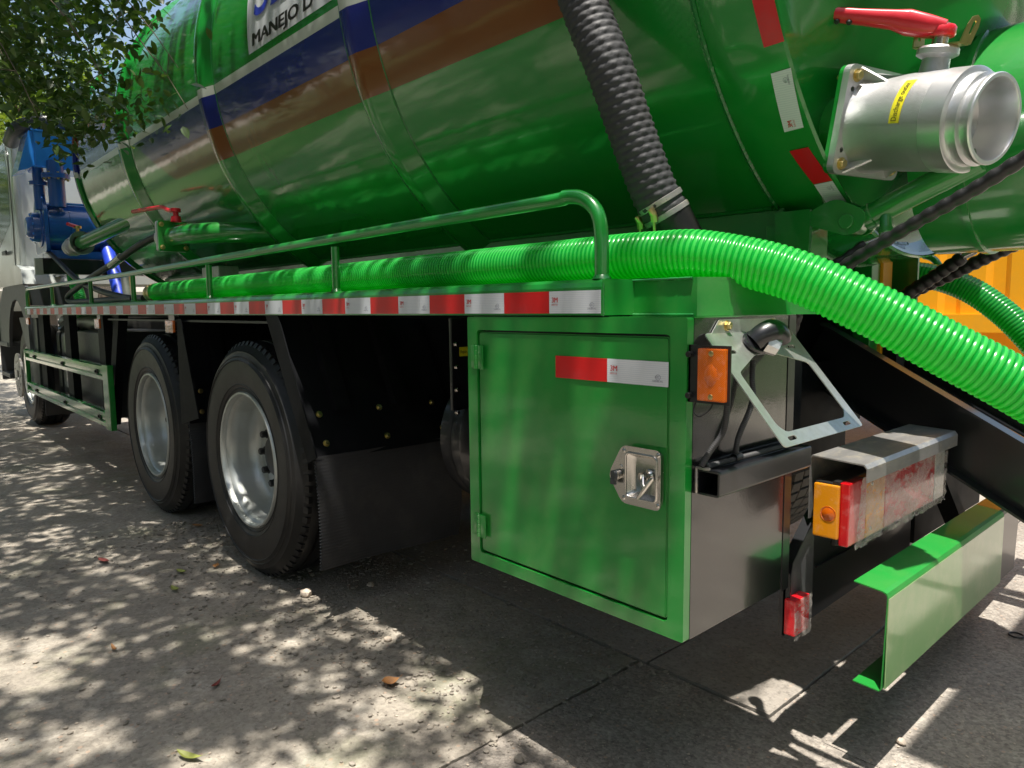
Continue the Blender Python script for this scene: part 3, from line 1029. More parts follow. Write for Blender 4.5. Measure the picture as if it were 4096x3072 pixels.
# door: pressed sheet with rounded edge
bm = bmesh.new()
g = .0045
pts = rrect(dx0 + g, dx1 - g, dz0 + g, dz1 - g, .008, 3)
fr = [bm.verts.new((a, .003, b)) for a, b in pts]
fc = bm.faces.new(fr)
r = bmesh.ops.extrude_face_region(bm, geom=[fc])
for e in r['geom']:
    if isinstance(e, bmesh.types.BMVert):
        e.co.y = .021
bmesh.ops.bevel(bm, geom=[e for e in bm.edges if all(abs(q.co.y - .003) < 1e-5 for q in e.verts)], offset=.004, segments=3, affect='EDGES')
mb = MB().frombm(bm)
door = build('door', mb, 'green_paint_dusty', box)
door['label'] = 'dusty green toolbox door'
for z in (1.052, .598):
    mb = MB()
    mb.bbox(-1.479, -1.462, -.0035, .0015, z - .030, z + .030, .0015)
    mb.bbox(-1.447, -1.427, -.0075, -.0045, z - .032, z + .030, .0015)
    mb.box(-1.452, -1.447, -.007, .004, z - .03, z + .03)
    for q in range(5):
        mb.cyl((-1.456, -.006, z - .032 + q * .0125), (-1.456, -.006, z - .0205 + q * .0125), .0062, 12)
    mb.cyl((-1.456, -.006, z + .030), (-1.456, -.006, z + .033), .003, 8)
    build('hinge', mb, 'green_paint', box)
def flat_tape(x0, z0, white, w, parent, y=-.0022, tilt=0):
    place = lambda a, b, l: (x0 + a, y - l, z0 + b)
    return build('reflective_tape', tape_mb(white, place, w=w), ['tape_white', 'print_red', 'print_grey'] if white else ['tape_red'], parent, fix=False)
flat_tape(-1.171, 1.0155, False, .1565, box, .0008)
flat_tape(-1.0142, 1.0155, True, .160, box, .0008)
# latch
mb = MB()
pl = rpoly([(-.958, .886), (-.858, .886), (-.858, .760), (-.958, .760), (-.993, .812), (-.990, .828)], .014, 4)
pan = rrect(-.948, -.868, .776, .872, .010, 4)
mb.prism(pl, 'xz', -.0035, -.0012, holes=[pan])
# dished pan
inner = rrect(-.934, -.876, .786, .862, .007, 4)
n = len(pan)
vs = [(a, -.0036, b) for a, b in pan] + [((a + c) / 2, .004, (b + d) / 2) for (a, b), (c, d) in zip(pan, inner)] + [(a, .012, b) for a, b in inner]
fs = []
for lv in range(2):
    for i in range(n):
        j = (i + 1) % n
        fs.append((lv * n + i, lv * n + j, (lv + 1) * n + j, (lv + 1) * n + i))
fs.append(tuple(2 * n + i for i in range(n)))
# raise the pan in front of the door skin: the whole latch stands 13 mm proud
mb.add(vs, fs, 0, True)
# rolled rim
ringp = [Vector((a, -.004, b)) for a, b in pan] 
mb.tube(ringp + [ringp[0], ringp[1]], .0028, 8, cap=False)
for q in (0,):
    pass
M = Matrix.Translation((0, -.0125, 0))
mb.xf(M)
mb.prism([(a, b) for a, b in rpoly([(-.955, .880), (-.862, .880), (-.862, .766), (-.955, .766)], .012, 3)], 'xz', -.0125, -.0005, holes=[pan])
latch = build('latch_plate', mb, 'steel', box, ang=50)
for a, b in ((-.953, .874), (-.865, .876), (-.865, .771), (-.953, .772)):
    mb = MB().lathe((a, -.0160, b), (0, -1, 0), [(.0052, 0), (.0050, .0012), (.0035, .0024), (.0018, .0026), (.0014, .0010), (.0001, .0008)], 14)
    build('rivet', mb, 'polished_steel', box)
mb = MB()
mb.lathe((-.896, -.003, .828), (0, -1, 0), [(.013, 0), (.013, .005), (.0095, .008), (.0075, .012), (.0075, .018)], 20)
mb.lathe((-.900, -.012, .828), (-.5, -.85, -.1), [(.0001, 0.0), (.0075, .0), (.0075, .013), (.0001, .013)], 6, smooth=False)
mb.tube([(-.900, -.020, .826), (-.894, -.027, .812), (-.888, -.029, .806)], .0045, 10)
mb.tube([(-.866, -.0315, .832), (-.868, -.031, .829), (-.8865, -.0300, .8055), (-.905, -.0285, .783), (-.907, -.028, .780)], [.0025, .0042, .0052, .0042, .0022], 12)
build('latch_handle', mb, 'polished_steel', box)
mb = MB()
mb.cyl((-.966, -.014, .822), (-.969, -.026, .820), .0108, 20)
mb.cyl((-.962, -.014, .838), (-.962, -.018, .838), .0055, 12)
build('lock_barrel', mb, 'steel', box)
mb = MB()
mb.cyl((-.969, -.026, .820), (-.971, -.031, .819), .0118, 20)
mb.bbox(-.979, -.964, -.031, -.026, .800, .814, .0015)
build('lock_cap', mb, 'grey_plastic', box)
# block between deck and toolbox
mb = MB()
mb.prism([(-1.028, .10), (-.855, .10), (-.70, .44), (-1.028, .44)], 'xy', 1.1575, 1.2385)
mb.prism([(-1.0295, .002), (-1.020, .10), (-1.0295, .10)], 'xy', 1.16, 1.238)
build('deck_end_block', mb, 'green_paint_dusty', plat)
weld('weld_seam', [(-1.029, .098, 1.160), (-.86, .098, 1.160)], .0035, plat, seed=1)
weld('weld_seam', [(-1.031, .006, 1.158), (-1.031, .006, 1.232)], .003, plat, seed=2)
weld('weld_seam', [(-1.027, .097, 1.236), (-.86, .097, 1.237)], .003, plat, seed=4)

# ---- rear face of the toolbox: marker lamp, number plate bracket, tube, cables
mb = MB()
mb.box(-.809, -.717, .0045, .0075, .990, 1.103)
mb.box(-.8085, -.805, .0045, .03, .990, 1.103)
mk = build('side_marker_lamp', mb, 'black_paint', truck)
mk['label'] = 'amber side marker lamp on the corner of the toolbox'
def lamp_lens(x0, x1, z0, z1, y, parent, mat, depth=.011):
    mb = MB().bbox(x0, x1, y - depth, y, z0, z1, .003)
    o = build('lens', mb, mat, parent)
    cx, cz = (x0 + x1) / 2, (z0 + z1) / 2
    prof = [(.0001, .003), (.008, .0025), (.014, .0008), (.017, -.001)]
    m2 = MB().lathe((cx, y - depth, cz), (0, -1, 0), prof, 24)
    m2.v = [(cx + (a - cx) * .9, b, cz + (c - cz) * 1.35) for a, b, c in m2.v]
    build('lens_bulge', m2, mat, parent)
    return o
lamp_lens(-.782, -.722, .996, 1.0975, .0043, mk, 'amber_lens')
mb = MB()
for z in (1.088, 1.005):
    mb.lathe((-.752, -.0069, z), (0, -1, 0), [(.0055, 0), (.0050, .0012), (.0025, .0022), (.0001, .0020)], 12)
build('screw', mb, 'zinc_yellow', mk)
build('rubber_plug', MB().cyl((-.803, .004, 1.085), (-.803, -.008, 1.085), .006, 10).cyl((-.803, .004, 1.004), (-.803, -.008, 1.004), .006, 10), 'rubber', mk)
build('wire', MB().tube(spline([(-.795, .01, .993), (-.792, 0.0, .972), (-.775, -.006, .965), (-.757, -.003, .978), (-.752, .002, .990)], 6), .0017, 6), 'rubber', mk)

# bracket leaning out of the toolbox; u along Y, s down the slope
bo = Vector((-.8065, 0, 1.122)); bu = Vector((.175, 0, -.208)).normalized(); bn = Vector((.208, 0, .175)).normalized()
def slope(P, d0, d1, holes, mb):
    tmp = MB().prism(P, 'xy', d0, d1, holes=holes)
    tmp.v = [tuple(bo + Vector((0, a, 0)) + bu * b + bn * c) for a, b, c in tmp.v]
    mb.v, o = mb.v, len(mb.v)
    mb.add(tmp.v, tmp.f)
    return mb
outer = rpoly([(.050, .0), (.398, .0), (.405, .02), (.402, .272), (.052, .272), (.058, .257), (.075, .20), (.050, .035)], .008, 3)
outer = rpoly([(.050, 0), (.405, 0), (.405, .272), (.052, .272)], .012, 4)
inner = rpoly([(.180, .062), (.258, .062), (.374, .096), (.374, .225), (.350, .243), (.095, .243), (.078, .225), (.078, .10)], .010, 3)
sl = [rrect(a - .016, a + .016, b - .0045, b + .0045, .0044, 3) for a, b in ((.101, .050), (.351, .050), (.100, .257), (.342, .257))]
mb = slope(outer, 0, .0022, [inner] + sl, MB())
mb.prism(rpoly([(.078, 1.121), (.376, 1.121), (.338, 1.150), (.106, 1.150)], .006, 3), 'yz', -.8075, -.8055)
mb.prism(rpoly([(.078, 1.124), (.376, 1.124), (.376, 1.119), (.078, 1.119)], .002, 3), 'yz', -.8075, -.8040)
plb = build('plate_bracket', mb, 'galvanized', truck)
each('bolt', [MB().hexbolt((-.8055, y, 1.137), (1, 0, 0), .0085, .009) for y in (.135, .325)], 'zinc_yellow', plb)
# number plate lamp: drop-shaped hood on the bracket
pc = bo + Vector((0, .208, 0)) + bu * .036 + bn * .003
mb = MB()
mb.lathe(pc, bn, [(.0001, 0), (.034, 0), (.037, .004), (.035, .009), (.028, .012), (.0001, .012)], 24, up=bu)
mb.v = [tuple(pc + Vector((0, (Vector(a) - pc).y * 1.25, 0)) + bu * (Vector(a) - pc).dot(bu) * .8 + bn * (Vector(a) - pc).dot(bn)) for a in mb.v]
build('lamp_base', mb, 'black_paint', plb)
hp = [pc + bn * .008 + Vector((0, -.018, 0)), pc + bn * .026 + Vector((0, -.004, .004)), pc + bn * .036 + Vector((.004, .018, .004)), pc + bn * .034 + Vector((.010, .036, -.004)), pc + bn * .028 + Vector((.014, .044, -.012))]
mb = MB().tube(spline(hp, 6), [.026 - .0004 * abs(i - 10) for i in range(25)], 18)
hood = build('lamp_hood', mb, 'black_paint', plb)
mb = MB().tube([pc + bn * .020 + bu * .012 + Vector((0, .006, 0)), pc + bn * .023 + bu * .030 + Vector((.004, .020, 0))], [.024, .019], 8)
build('lamp_lens', mb, 'chrome_lens', plb)

# square tube carrying lamp and cables
def rtube(mb, x0, x1, y0, y1, z0, z1, w=.004, r=.006):
    o = rrect(x0, x1, z0, z1, r, 3)
    i = rrect(x0 + w, x1 - w, z0 + w, z1 - w, r * .5, 3)
    mb.prism(o, 'xz', y0, y1, holes=[i])
    return mb
mb = rtube(MB(), -.8090, -.757, .040, .435, .797, .849)
sq = build('square_tube', mb, 'black_paint', truck)
weld('weld_seam', [(-.8085, .037, .80), (-.809, .037, .852), (-.775, .037, .853)], .0035, truck, 'lip_steel', seed=9, step=.004)
corr_hose('corrugated_conduit', [(-.750, .05, .985), (-.757, .058, .95), (-.768, .062, .92), (-.784, .050, .890), (-.79, .035, .868), (-.792, .028, .858)], .0065, .0042, .0014, 'grey_rubber', truck, 10, 4)
corr_hose('corrugated_conduit', [(-.795, .225, 1.06), (-.79, .215, 1.02), (-.785, .212, .985), (-.785, .195, .95), (-.785, .165, .915), (-.785, .150, .890), (-.787, .150, .866)], .0065, .0042, .0014, 'grey_rubber', truck, 10, 4)
corr_hose('corrugated_conduit', [(-.790, .045, .8555), (-.785, .15, .8565), (-.782, .28, .8565), (-.784, .43, .8565)], .0065, .0042, .0014, 'grey_rubber', truck, 10, 4)
build('cable_tie', MB().lathe((-.785, .150, .860), (0, 1, 0), [(.009, -.012), (.0105, 0), (.009, .014)], 10).lathe((-.792, .040, .858), (0, 1, 0), [(.008, -.004), (.0095, 0), (.008, .006)], 10), 'rubber', truck)

# ---- tail lamp cluster with its steel hood
HX0, HX1, HY0, HY1, HZ = -.825, -.682, .575, 1.245, .797
prof = [(HX0, .630), (HX0, HZ - .006), (HX0 + .006, HZ), (HX1 - .008, HZ - .006), (HX1, HZ - .016), (HX1, HZ - .050),
        (HX1 - .003, HZ - .050), (HX1 - .003, HZ - .017), (HX1 - .010, HZ - .0095), (HX0 + .007, HZ - .0035), (HX0 + .003, HZ - .008), (HX0 + .003, .630)]
mb = MB().prism(prof, 'xz', HY0, HY1)
build('lamp_hood', mb, 'lip_steel', truck)
tl = empty('tail_lamp', (-.77, .90, .58), truck)
mb = MB().bbox(-.812, -.742, .572, 1.25, .586, .734, .012)
mb.bbox(-.760, -.742, .562, 1.264, .578, .742, .005)
build('lamp_housing', mb, 'rubber', tl)
def lensbox(name, y0, y1, z0, z1, mat, x0=-.7425, x1=-.718):
    return build(name, MB().bbox(x0, x1, y0, y1, z0, z1, .006, seg=3), mat, tl)
lensbox('red_lens', .564, .668, .579, .740, 'red_lens')
lensbox('amber_lens', .6685, .790, .579, .740, 'amber_light_lens')
lensbox('red_lens', .7905, 1.175, .579, .740, 'red_lens')
lensbox('clear_lens', 1.1755, 1.262, .579, .740, 'clear_lens')
build('side_lens', MB().bbox(-.800, -.7625, .556, .572, .600, .7335, .004), 'amber_light_lens', tl) if False else build('side_lens', MB().bbox(-.800, -.738, .548, .561, .598, .7335, .004), 'amber_light_lens', tl)
m2 = MB().lathe((-.762, .548, .660), (0, -1, 0), [(.0001, .003), (.012, .002), (.017, 0.0), (.019, .001), (.020, -.001)], 24)
build('lens_bulge', m2, 'amber_lens', tl)
for y in (.70, 1.14):
    for z in (.600, .718):
        build('screw', MB().lathe((-.7178, y, z), (1, 0, 0), [(.006, 0), (.005, .002), (.002, .0028), (.0001, .002)], 10), 'steel', tl)
vs, fs = [], []
NY, NZ = 100, 26
for i in range(NY + 1):
    for j in range(NZ + 1):
        y = .630 + (1.272 - .630) * i / NY
        z0 = .566 + .010 * noise.noise(Vector((i * .21, 3, 0))) + .004 * noise.noise(Vector((i * 1.1, 3, 0)))
        z = z0 + (.745 - z0) * j / NZ
        if i < 6:
            y += .030 * noise.noise(Vector((1, j * .23, 4))) + .010 * noise.noise(Vector((1, j * .9, 7))) - .030 * (1 - j / NZ)
        edge = max(0, 1 - j / 3.0)
        x = -.7145 + .0035 * noise.noise(Vector((i * .16, j * .4, 0))) + .002 * noise.noise(Vector((i * .7, j * 1.4, 5))) + edge * .006 * noise.noise(Vector((i * .8, j, 2)))
        vs.append((x, y, z))
for i in range(NY):
    for j in range(NZ):
        a = i * (NZ + 1) + j
        fs.append((a, a + 1, a + NZ + 2, a + NZ + 1))
mb = MB(); mb.add(vs, fs, 0, True)
build('protective_film', mb, 'wrap_film', tl, fix=False, ang=80)

# support plate under the lamp, with the low red reflector
mb = MB()
mb.prism(rpoly([(.620, .640), (.490, .530), (.480, .505), (.480, .335), (.508, .335), (.640, .342), (1.34, .360), (1.34, .62), (.63, .62)], .006, 3), 'yz', -.838, -.832)
mb.prism([(.622, .645), (.488, .534), (.480, .507), (.480, .335), (.484, .335), (.484, .505), (.492, .531), (.625, .642)], 'yz', -.848, -.820)
mb.box(-.8315, -.826, .64, 1.23, .478, .482)
build('lamp_support_plate', mb, 'black_paint', truck)
build('plate_flange', MB().prism(rpoly([(.622, .642), (.489, .531), (.4815, .507), (.4815, .337), (.508, .337), (.622, .343)], .004, 3), 'yz', -.8318, -.8285), 'lit_grey_steel', truck)  # flange coloured lighter than its plate to look lit
rf = build('rear_reflector', MB().bbox(-.8283, -.800, .468, .546, .352, .444, .003), 'red_block_lens', truck)
rf['label'] = 'small red reflector block wrapped in torn film'
vs, fs = [], []
for i in range(13):
    for j in range(13):
        vs.append((-.7975 + .004 * noise.noise(Vector((i * .7, j * .7, 9))), .462 + .092 * i / 12 + .004 * noise.noise(Vector((i, j, 3))), .342 + .104 * j / 12 + .004 * noise.noise(Vector((i, j, 6)))))
for i in range(12):
    for j in range(12):
        a = i * 13 + j
        fs.append((a, a + 1, a + 14, a + 13))
mb = MB(); mb.add(vs, fs, 0, True)
build('torn_film', mb, 'wrap_film', rf, fix=False, ang=80)

# bumper: folded green channel
BYA, BYB = .575, 1.56
bf = -.622
prof = [(bf - .082, .497), (bf - .014, .490), (bf - .004, .486), (bf, .476), (bf - .006, .243), (bf - .012, .235), (bf - .075, .238),
        (bf - .075, .241), (bf - .013, .238), (bf - .009, .244), (bf - .003, .475), (bf - .006, .483), (bf - .015, .487), (bf - .082, .494)]
bump = build('rear_bumper', MB().prism(prof, 'xz', BYA, BYB), 'bumper_green', truck)
fm = build('bumper_pale_face', MB().bbox(bf - .0015, bf + .0012, BYA + .001, BYB, .246, .473, .001), 'bumper_pale_face', bump)
fm['label'] = 'pale layer over the bumper face, dust mixed with painted ground reflection'
mb = MB().prism([(a - .0006 if a > bf - .01 else a, b) for a, b in prof], 'xz', BYB + .001, BYB + .20)
build('bumper_end', mb, 'black_paint', truck)

# sloping black side members of the tail ramp
def beam(y0, y1, a, b, h, mat='black_paint', name='ramp_beam', flange=.05):
    """a,b: (x,z) of the top edge"""
    ax, az = a; bx, bz = b
    L = math.hypot(bx - ax, bz - az)
    nx, nz = (bz - az) / L, -(bx - ax) / L
    mb = MB()
    mb.prism([(ax, az), (bx, bz), (bx + nx * h, bz + nz * h), (ax + nx * h, az + nz * h)], 'xz', y0 + .006, y0 + .012)
    mb.prism([(ax, az), (bx, bz), (bx + nx * .007, bz + nz * .007), (ax + nx * .007, az + nz * .007)], 'xz', y0 - flange, y1)
    mb.prism([(ax + nx * (h - .007), az + nz * (h - .007)), (bx + nx * (h - .007), bz + nz * (h - .007)), (bx + nx * h, bz + nz * h), (ax + nx * h, az + nz * h)], 'xz', y0 - flange, y1)
    return build(name, mb, mat, truck)
beam(1.35, 1.36, (-1.14, 1.113), (-.10, .525), .20)
beam(2.0, 2.01, (-1.14, 1.113), (-.10, .545), .15)
mb = MB()
mb.bbox(-1.0, -.86, 1.46, 2.22, .345, .60, .006)
build('rear_crossmember', mb, 'chassis_black', truck)
mb = MB()
mb.prism([(1.30, .66), (1.36, .66), (1.95, .12), (1.89, .12)], 'yz', -.80, -.74)
mb.prism([(1.42, .30), (2.6, .52), (2.6, .47), (1.42, .24)], 'yz', -.74, -.70)
build('brace', mb, 'chassis_black', truck)
# black inner panels near the tail
mb = MB()
mb.box(-1.30, -1.29, .46, 1.9, .52, 1.24)
mb.box(-1.3, -.98, .60, .604, .72, 1.10)
build('tail_panel', mb, 'chassis_black', truck)
mb = MB()
for z in (.78, .88, .98):
    mb.lathe((-1.1, .599, z), (0, -1, 0), [(.012, 0), (.010, .006), (.0001, .008)], 10)
build('stud', mb, 'dark_steel', truck)
# dusty block-tread wheel standing under the far side of the tail
sw = empty('far_wheel', (-1.93, 1.95, 0), truck)
mb = MB().lathe((-1.93, 1.70, .525), (0, 1, 0), [(.30, .02), (.42, -.01), (.49, .0), (.505, .02), (.505, .46), (.49, .48), (.42, .49), (.30, .46)], 96, up=(0, 0, 1))
build('tyre', mb, 'rubber', sw, ang=30)
mb = MB()
for i in range(60):
    t0 = 2 * math.pi * i / 60
    for j in range(5):
        y0 = 1.715 + j * .087
        vs = []
        for rr in (.503, .521):
            for tt in (t0 + .008, t0 + .088):
                for yy in (y0, y0 + .077):
                    vs.append((-1.93 + rr * math.cos(tt + .02 * (j % 2)), yy, .525 + rr * math.sin(tt + .02 * (j % 2))))
        mb.add(vs, [(4, 5, 7, 6), (0, 4, 6, 2), (1, 3, 7, 5), (0, 1, 5, 4), (2, 6, 7, 3)])
tb = build('tread_block', mb, 'dusty_tread', sw)
tb['kind'] = 'stuff'

# ---- hydraulics and rear fittings
mb = MB()
mb.prism(rpoly([(-.93, 1.41), (-.835, 1.452), (-.755, 1.410), (-.765, 1.365), (-.80, 1.352), (-.90, 1.385)], .025, 5), 'xz', .690, .700)
mb.prism(rpoly([(-.93, 1.41), (-.835, 1.452), (-.755, 1.410), (-.765, 1.365), (-.80, 1.352), (-.90, 1.385)], .025, 5), 'xz', .765, .775)
mb.cyl((-.803, .680, 1.388), (-.803, .785, 1.388), .0185, 24)
build('cylinder_bracket', mb, 'green_paint', truck)
a, b = Vector((-.800, .735, 1.385)), Vector((-.45, .735, 1.539))
dr = (b - a).normalized()
mb = MB()
mb.lathe(a, (0, 1, 0), [(.0001, -.022), (.028, -.022), (.028, .022), (.0001, .022)], 24)
mb.cyl(a + dr * .03, a + dr * .30, .030, 28)
mb.cyl(a + dr * .025, a + dr * .05, .033, 28)
build('hydraulic_cylinder', mb, 'green_paint', truck)
e0 = a + dr * .085
mb = MB().cyl(e0 + Vector((0, -.012, -.022)), e0 + Vector((.006, -.02, -.062)), .014, 18).cyl(e0 + Vector((.004, -.018, -.052)), e0 + Vector((.006, -.02, -.066)), .017, 18)
build('port_boss', mb, 'green_paint', truck)
mb = MB().cyl(e0 + Vector((.006, -.02, -.064)), e0 + Vector((.008, -.022, -.084)), .0155, 18)
mb.hexbolt(e0 + Vector((.008, -.022, -.083)), (.1, -.1, -1), .014, .010, washer=False)
j0 = e0 + Vector((.004, -.022, -.076))
mb.cyl(j0, j0 + Vector((-.045, -.01, -.016)), .0085, 12)
build('banjo_fitting', mb, 'steel', truck)
def wrapped_hose(pts, r, name='hydraulic_hose'):
    path = resample(spline(pts, 16), .006)
    rr = [r * (1 + .22 * abs(math.sin(i * .62)) + .05 * noise.noise(Vector((i * .2, r, 1)))) for i in range(len(path))]
    return build(name, MB().tube(path, rr, 14), 'rubber', truck)
wrapped_hose([j0 + Vector((-.04, -.009, -.014)), (-.81, .69, 1.290), (-.885, .67, 1.245), (-.93, .63, 1.16), (-.94, .60, 1.05), (-.94, .60, .95)], .0125)
wrapped_hose([(-.18, .38, 1.54), (-.36, .38, 1.437), (-.44, .38, 1.390), (-.573, .385, 1.32), (-.69, .40, 1.255), (-.79, .45, 1.20), (-.85, .52, 1.13), (-.875, .53, 1.05), (-.875, .53, .93)], .0118)
wrapped_hose([(-.55, 1.7, 1.42), (-.70, 1.7, 1.358), (-.86, 1.7, 1.278), (-1.02, 1.7, 1.20), (-1.15, 1.68, 1.12)], .020)
wrapped_hose([(-.80, 1.62, 1.335), (-.90, 1.62, 1.262), (-1.03, 1.6, 1.17), (-1.12, 1.6, 1.10)], .020)
build('banjo_fitting', MB().cyl((-.80, 1.62, 1.335), (-.765, 1.62, 1.352), .012, 12).cyl((-.76, 1.62, 1.35), (-.76, 1.62, 1.385), .02, 14), 'steel', truck)
mb = MB().lathe((-.66, 1.25, 1.63), (1, 0, 0), [(.0001, -.1), (.305, -.1), (.305, .02), (.312, .02), (.312, .035), (.305, .035), (.305, .24), (.28, .26), (.0001, .265)], 72)
build('rear_neck', mb, 'green_paint', truck)
mb = MB()
mb.bbox(-.74, -.66, .84, 1.50, 1.99, 2.10, .01)
mb.bbox(-.72, -.64, .98, 1.04, 1.94, 2.50, .006)
mb.bbox(-.72, -.64, 1.22, 1.28, 1.94, 2.50, .006)
mb.cyl((-.63, .90, 1.96), (-.63, .90, 2.30), .022, 16)
mb.cyl((-.62, .82, 2.16), (-.62, 1.45, 2.16), .018, 16)
build('hatch_lock', mb, 'green_paint', truck)
mb = MB()
mb.cyl((-.255, .66, 1.40), (-.245, .66, 1.475), .014, 16).bbox(-.275, -.225, .635, .685, 1.425, 1.445, .003).bbox(-.268, -.228, .64, .68, 1.385, 1.40, .003)
build('pin_clevis', mb, 'weld_bead', truck)

mb = MB()
mb.box(-.14, .14, .22, 2.15, 3.40, 3.43)
mb.box(-1.6, -.14, 1.62, 1.70, 3.40, 3.43)
build('added_shade_plate', mb, 'green_paint', truck)  # unseen plate added above the tail to cast shade on the ground
# ---- discharge valve
vn = Vector((.957, -.231, -.177)).normalized()
v0 = Vector((-.482, .661, 1.564))
vup = (Vector((0, 0, 1)) - vn * vn.z).normalized()
vsd = vn.cross(vup)
valve = empty('discharge_valve', tuple(v0 - vn * .15), truck)
vc = v0 + vup * .010
def VL(prof, name, mat, c=None, seg=64):
    return build(name, MB().lathe(vc if c is None else c, vn, prof, seg, up=vup), mat, valve, ang=40)
VL([(.083, -.48), (.083, -.312)], 'inlet_pipe', 'green_paint')
weld('weld_seam', [tuple(vc - vn * .402 + (vup * math.cos(t_) + vsd * math.sin(t_)) * .089) for t_ in [k * math.pi / 24 for k in range(49)]], .0065, valve, seed=2)
def VP(P, d0, d1, mb=None, holes=()):
    tmp = MB().prism(P, 'xy', d0, d1, holes=holes)
    tmp.v = [tuple(vc + vsd * a + vup * b + vn * c) for a, b, c in tmp.v]
    mb = mb or MB()
    return mb.add(tmp.v, tmp.f)
sqr = rrect(-.127, .127, -.127, .127, .022, 5)
build('rear_flange', VP(sqr, -.322, -.311), 'green_paint', valve)
hl = [[(a + .0065 * math.cos(t_), b + .0065 * math.sin(t_)) for t_ in [k * math.pi / 6 for k in range(12)]] for a, b in ((.106, .070), (.106, -.070))]
build('front_flange', VP(rrect(-.127, .127, -.127, .127, .020, 5), -.3105, -.292, holes=hl), 'cast_aluminium', valve)
VL([(.119, -.293), (.112, -.262), (.110, -.24), (.1115, -.20), (.1115, -.105)], 'valve_body', 'cast_aluminium')
for a in (55, 125, -55, -125):
    mb = MB()
    t_ = math.radians(a)
    e = vsd * math.cos(t_) + vup * math.sin(t_)
    tmp = []
    q = vsd * math.sin(t_) - vup * math.cos(t_)
    A = [vc + vn * -.292 + e * .108, vc + vn * -.292 + e * .150, vc + vn * -.235 + e * .110]
    mb.add([tuple(p + q * s) for s in (-.003, .003) for p in A], [(0, 1, 2), (3, 5, 4), (0, 3, 4, 1), (1, 4, 5, 2), (2, 5, 3, 0)])
    build('web', mb, 'cast_aluminium', valve)
VL([(.1113, -.106), (.1135, -.104), (.1135, -.052), (.110, -.050), (.100, -.0495), (.0985, -.045), (.0985, -.028), (.090, -.024), (.090, -.014), (.095, -.011), (.096, -.003), (.094, .0), (.0865, .0), (.0845, -.004), (.083, -.07), (.081, -.085), (.0001, -.088)], 'coupling_mouth', 'machined_aluminium')
for k, (a, b) in enumerate(((.098, .102), (.098, -.102), (-.098, .102), (-.098, -.102))):
    mb = MB().hexbolt(vc + vsd * a + vup * b + vn * -.292, vn, .0115, .010)
    mb.hexbolt(vc + vsd * a + vup * b + vn * -.322, -vn, .0115, .010)
    mb.cyl(vc + vsd * a + vup * b + vn * -.345, vc + vsd * a + vup * b + vn * -.32, .007, 10)
    build('bolt', mb, 'zinc_yellow', valve)
sc = vc - vn * .165
mb = MB().lathe(sc, vup, [(.034, .09), (.030, .125), (.029, .138), (.044, .146), (.044, .158), (.040, .163), (.0001, .163)], 32)
build('stem_collar', mb, 'cast_aluminium', valve)
mb = MB()
pth = [(-.052, .205), (-.058, .195), (-.054, .170), (-.046, .1645), (.046, .1645), (.056, .170), (.066, .205), (.062, .212)]
for i in range(len(pth) - 1):
    pass
prof2 = [(-.060, .200), (-.056, .166), (-.048, .1635), (.050, .1635), (.058, .168), (.070, .208), (.067, .209), (.055, .171), (.048, .1665), (-.046, .1665), (-.053, .169), (-.057, .200)]
tmp = MB().prism(prof2, 'xy', -.019, .019)
tmp.v = [tuple(sc + vn * a + vup * b + vsd * c) for a, b, c in tmp.v]
mb.add(tmp.v, tmp.f)
mb = MB().box(0, 0, 0, 0, 0, 0) if False else MB()
mb.add([tuple(sc + vn * a + vsd * b + vup * c) for c in (.1635, .1665) for b in (-.020, .020) for a in (-.050, .056)], [(0, 1, 3, 2), (4, 6, 7, 5), (0, 4, 5, 1), (2, 3, 7, 6), (0, 2, 6, 4), (1, 5, 7, 3)])
for off, lean in ((-.052, -.12), (.058, .28)):
    tmp = MB().prism([(-.020, .165)] + [(.020 * math.cos(k * math.pi / 8), .205 + .020 * math.sin(k * math.pi / 8)) for k in range(9)][:0] + [(.020, .165), (.020, .200), (.014, .215), (0, .220), (-.014, .215), (-.020, .200)], 'xy', 0, .003, holes=[[(.006 * math.cos(k * math.pi / 5), .192 + (.011 if 0 <= k <= 5 else -.004) + .006 * math.sin(k * math.pi / 5)) for k in range(10)]])
    mb.add([tuple(sc + vsd * a + vup * b + vn * (off + c + (b - .165) * lean)) for a, b, c in tmp.v], tmp.f)
lock = build('lock_plate', mb, 'zinc_yellow', valve)
mb = MB().lathe(sc, vup, [(.017, .163), (.017, .19), (.013, .192), (.013, .215), (.0001, .216)], 24)
build('stem', mb, 'steel', valve)
# red lever, channel section, cranked upwards
ldir = (-vn * .86 + vsd * .50).normalized()
lsd = ldir.cross(vup).normalized() * -1
def lever_pt(s, h):   # s metres out from the stem
    return sc + ldir * s + vup * h
mb = MB()
mb.lathe(sc, vup, [(.0001, .186), (.027, .186), (.029, .190), (.029, .205), (.025, .210), (.0001, .210)], 24)
st = [(-.005, .203, .028, .016), (.03, .208, .028, .024), (.075, .219, .027, .027), (.105, .226, .023, .021), (.18, .236, .020, .017), (.27, .247, .019, .016), (.36, .258, .018, .015)]
secs = []
for s, h, wd, th in st:
    c = lever_pt(s, h)
    ud = (vup * 1.0 + vn * .27).normalized()
    ring = []
    for k in range(12):
        a_ = 2 * math.pi * k / 12
        ca, sa = math.cos(a_), math.sin(a_)
        ring.append(c + lsd * (wd * math.copysign(abs(ca) ** .6, ca)) + ud * (th * math.copysign(abs(sa) ** .6, sa)))
    secs.append(ring)
vs = [q for r_0 in secs for q in r_0]
fs = []
for i in range(len(secs) - 1):
    for k in range(12):
        k2 = (k + 1) % 12
        fs.append((i * 12 + k, i * 12 + k2, (i + 1) * 12 + k2, (i + 1) * 12 + k))
fs.append(tuple(range(12))[::-1]); fs.append(tuple((len(secs) - 1) * 12 + k for k in range(12)))
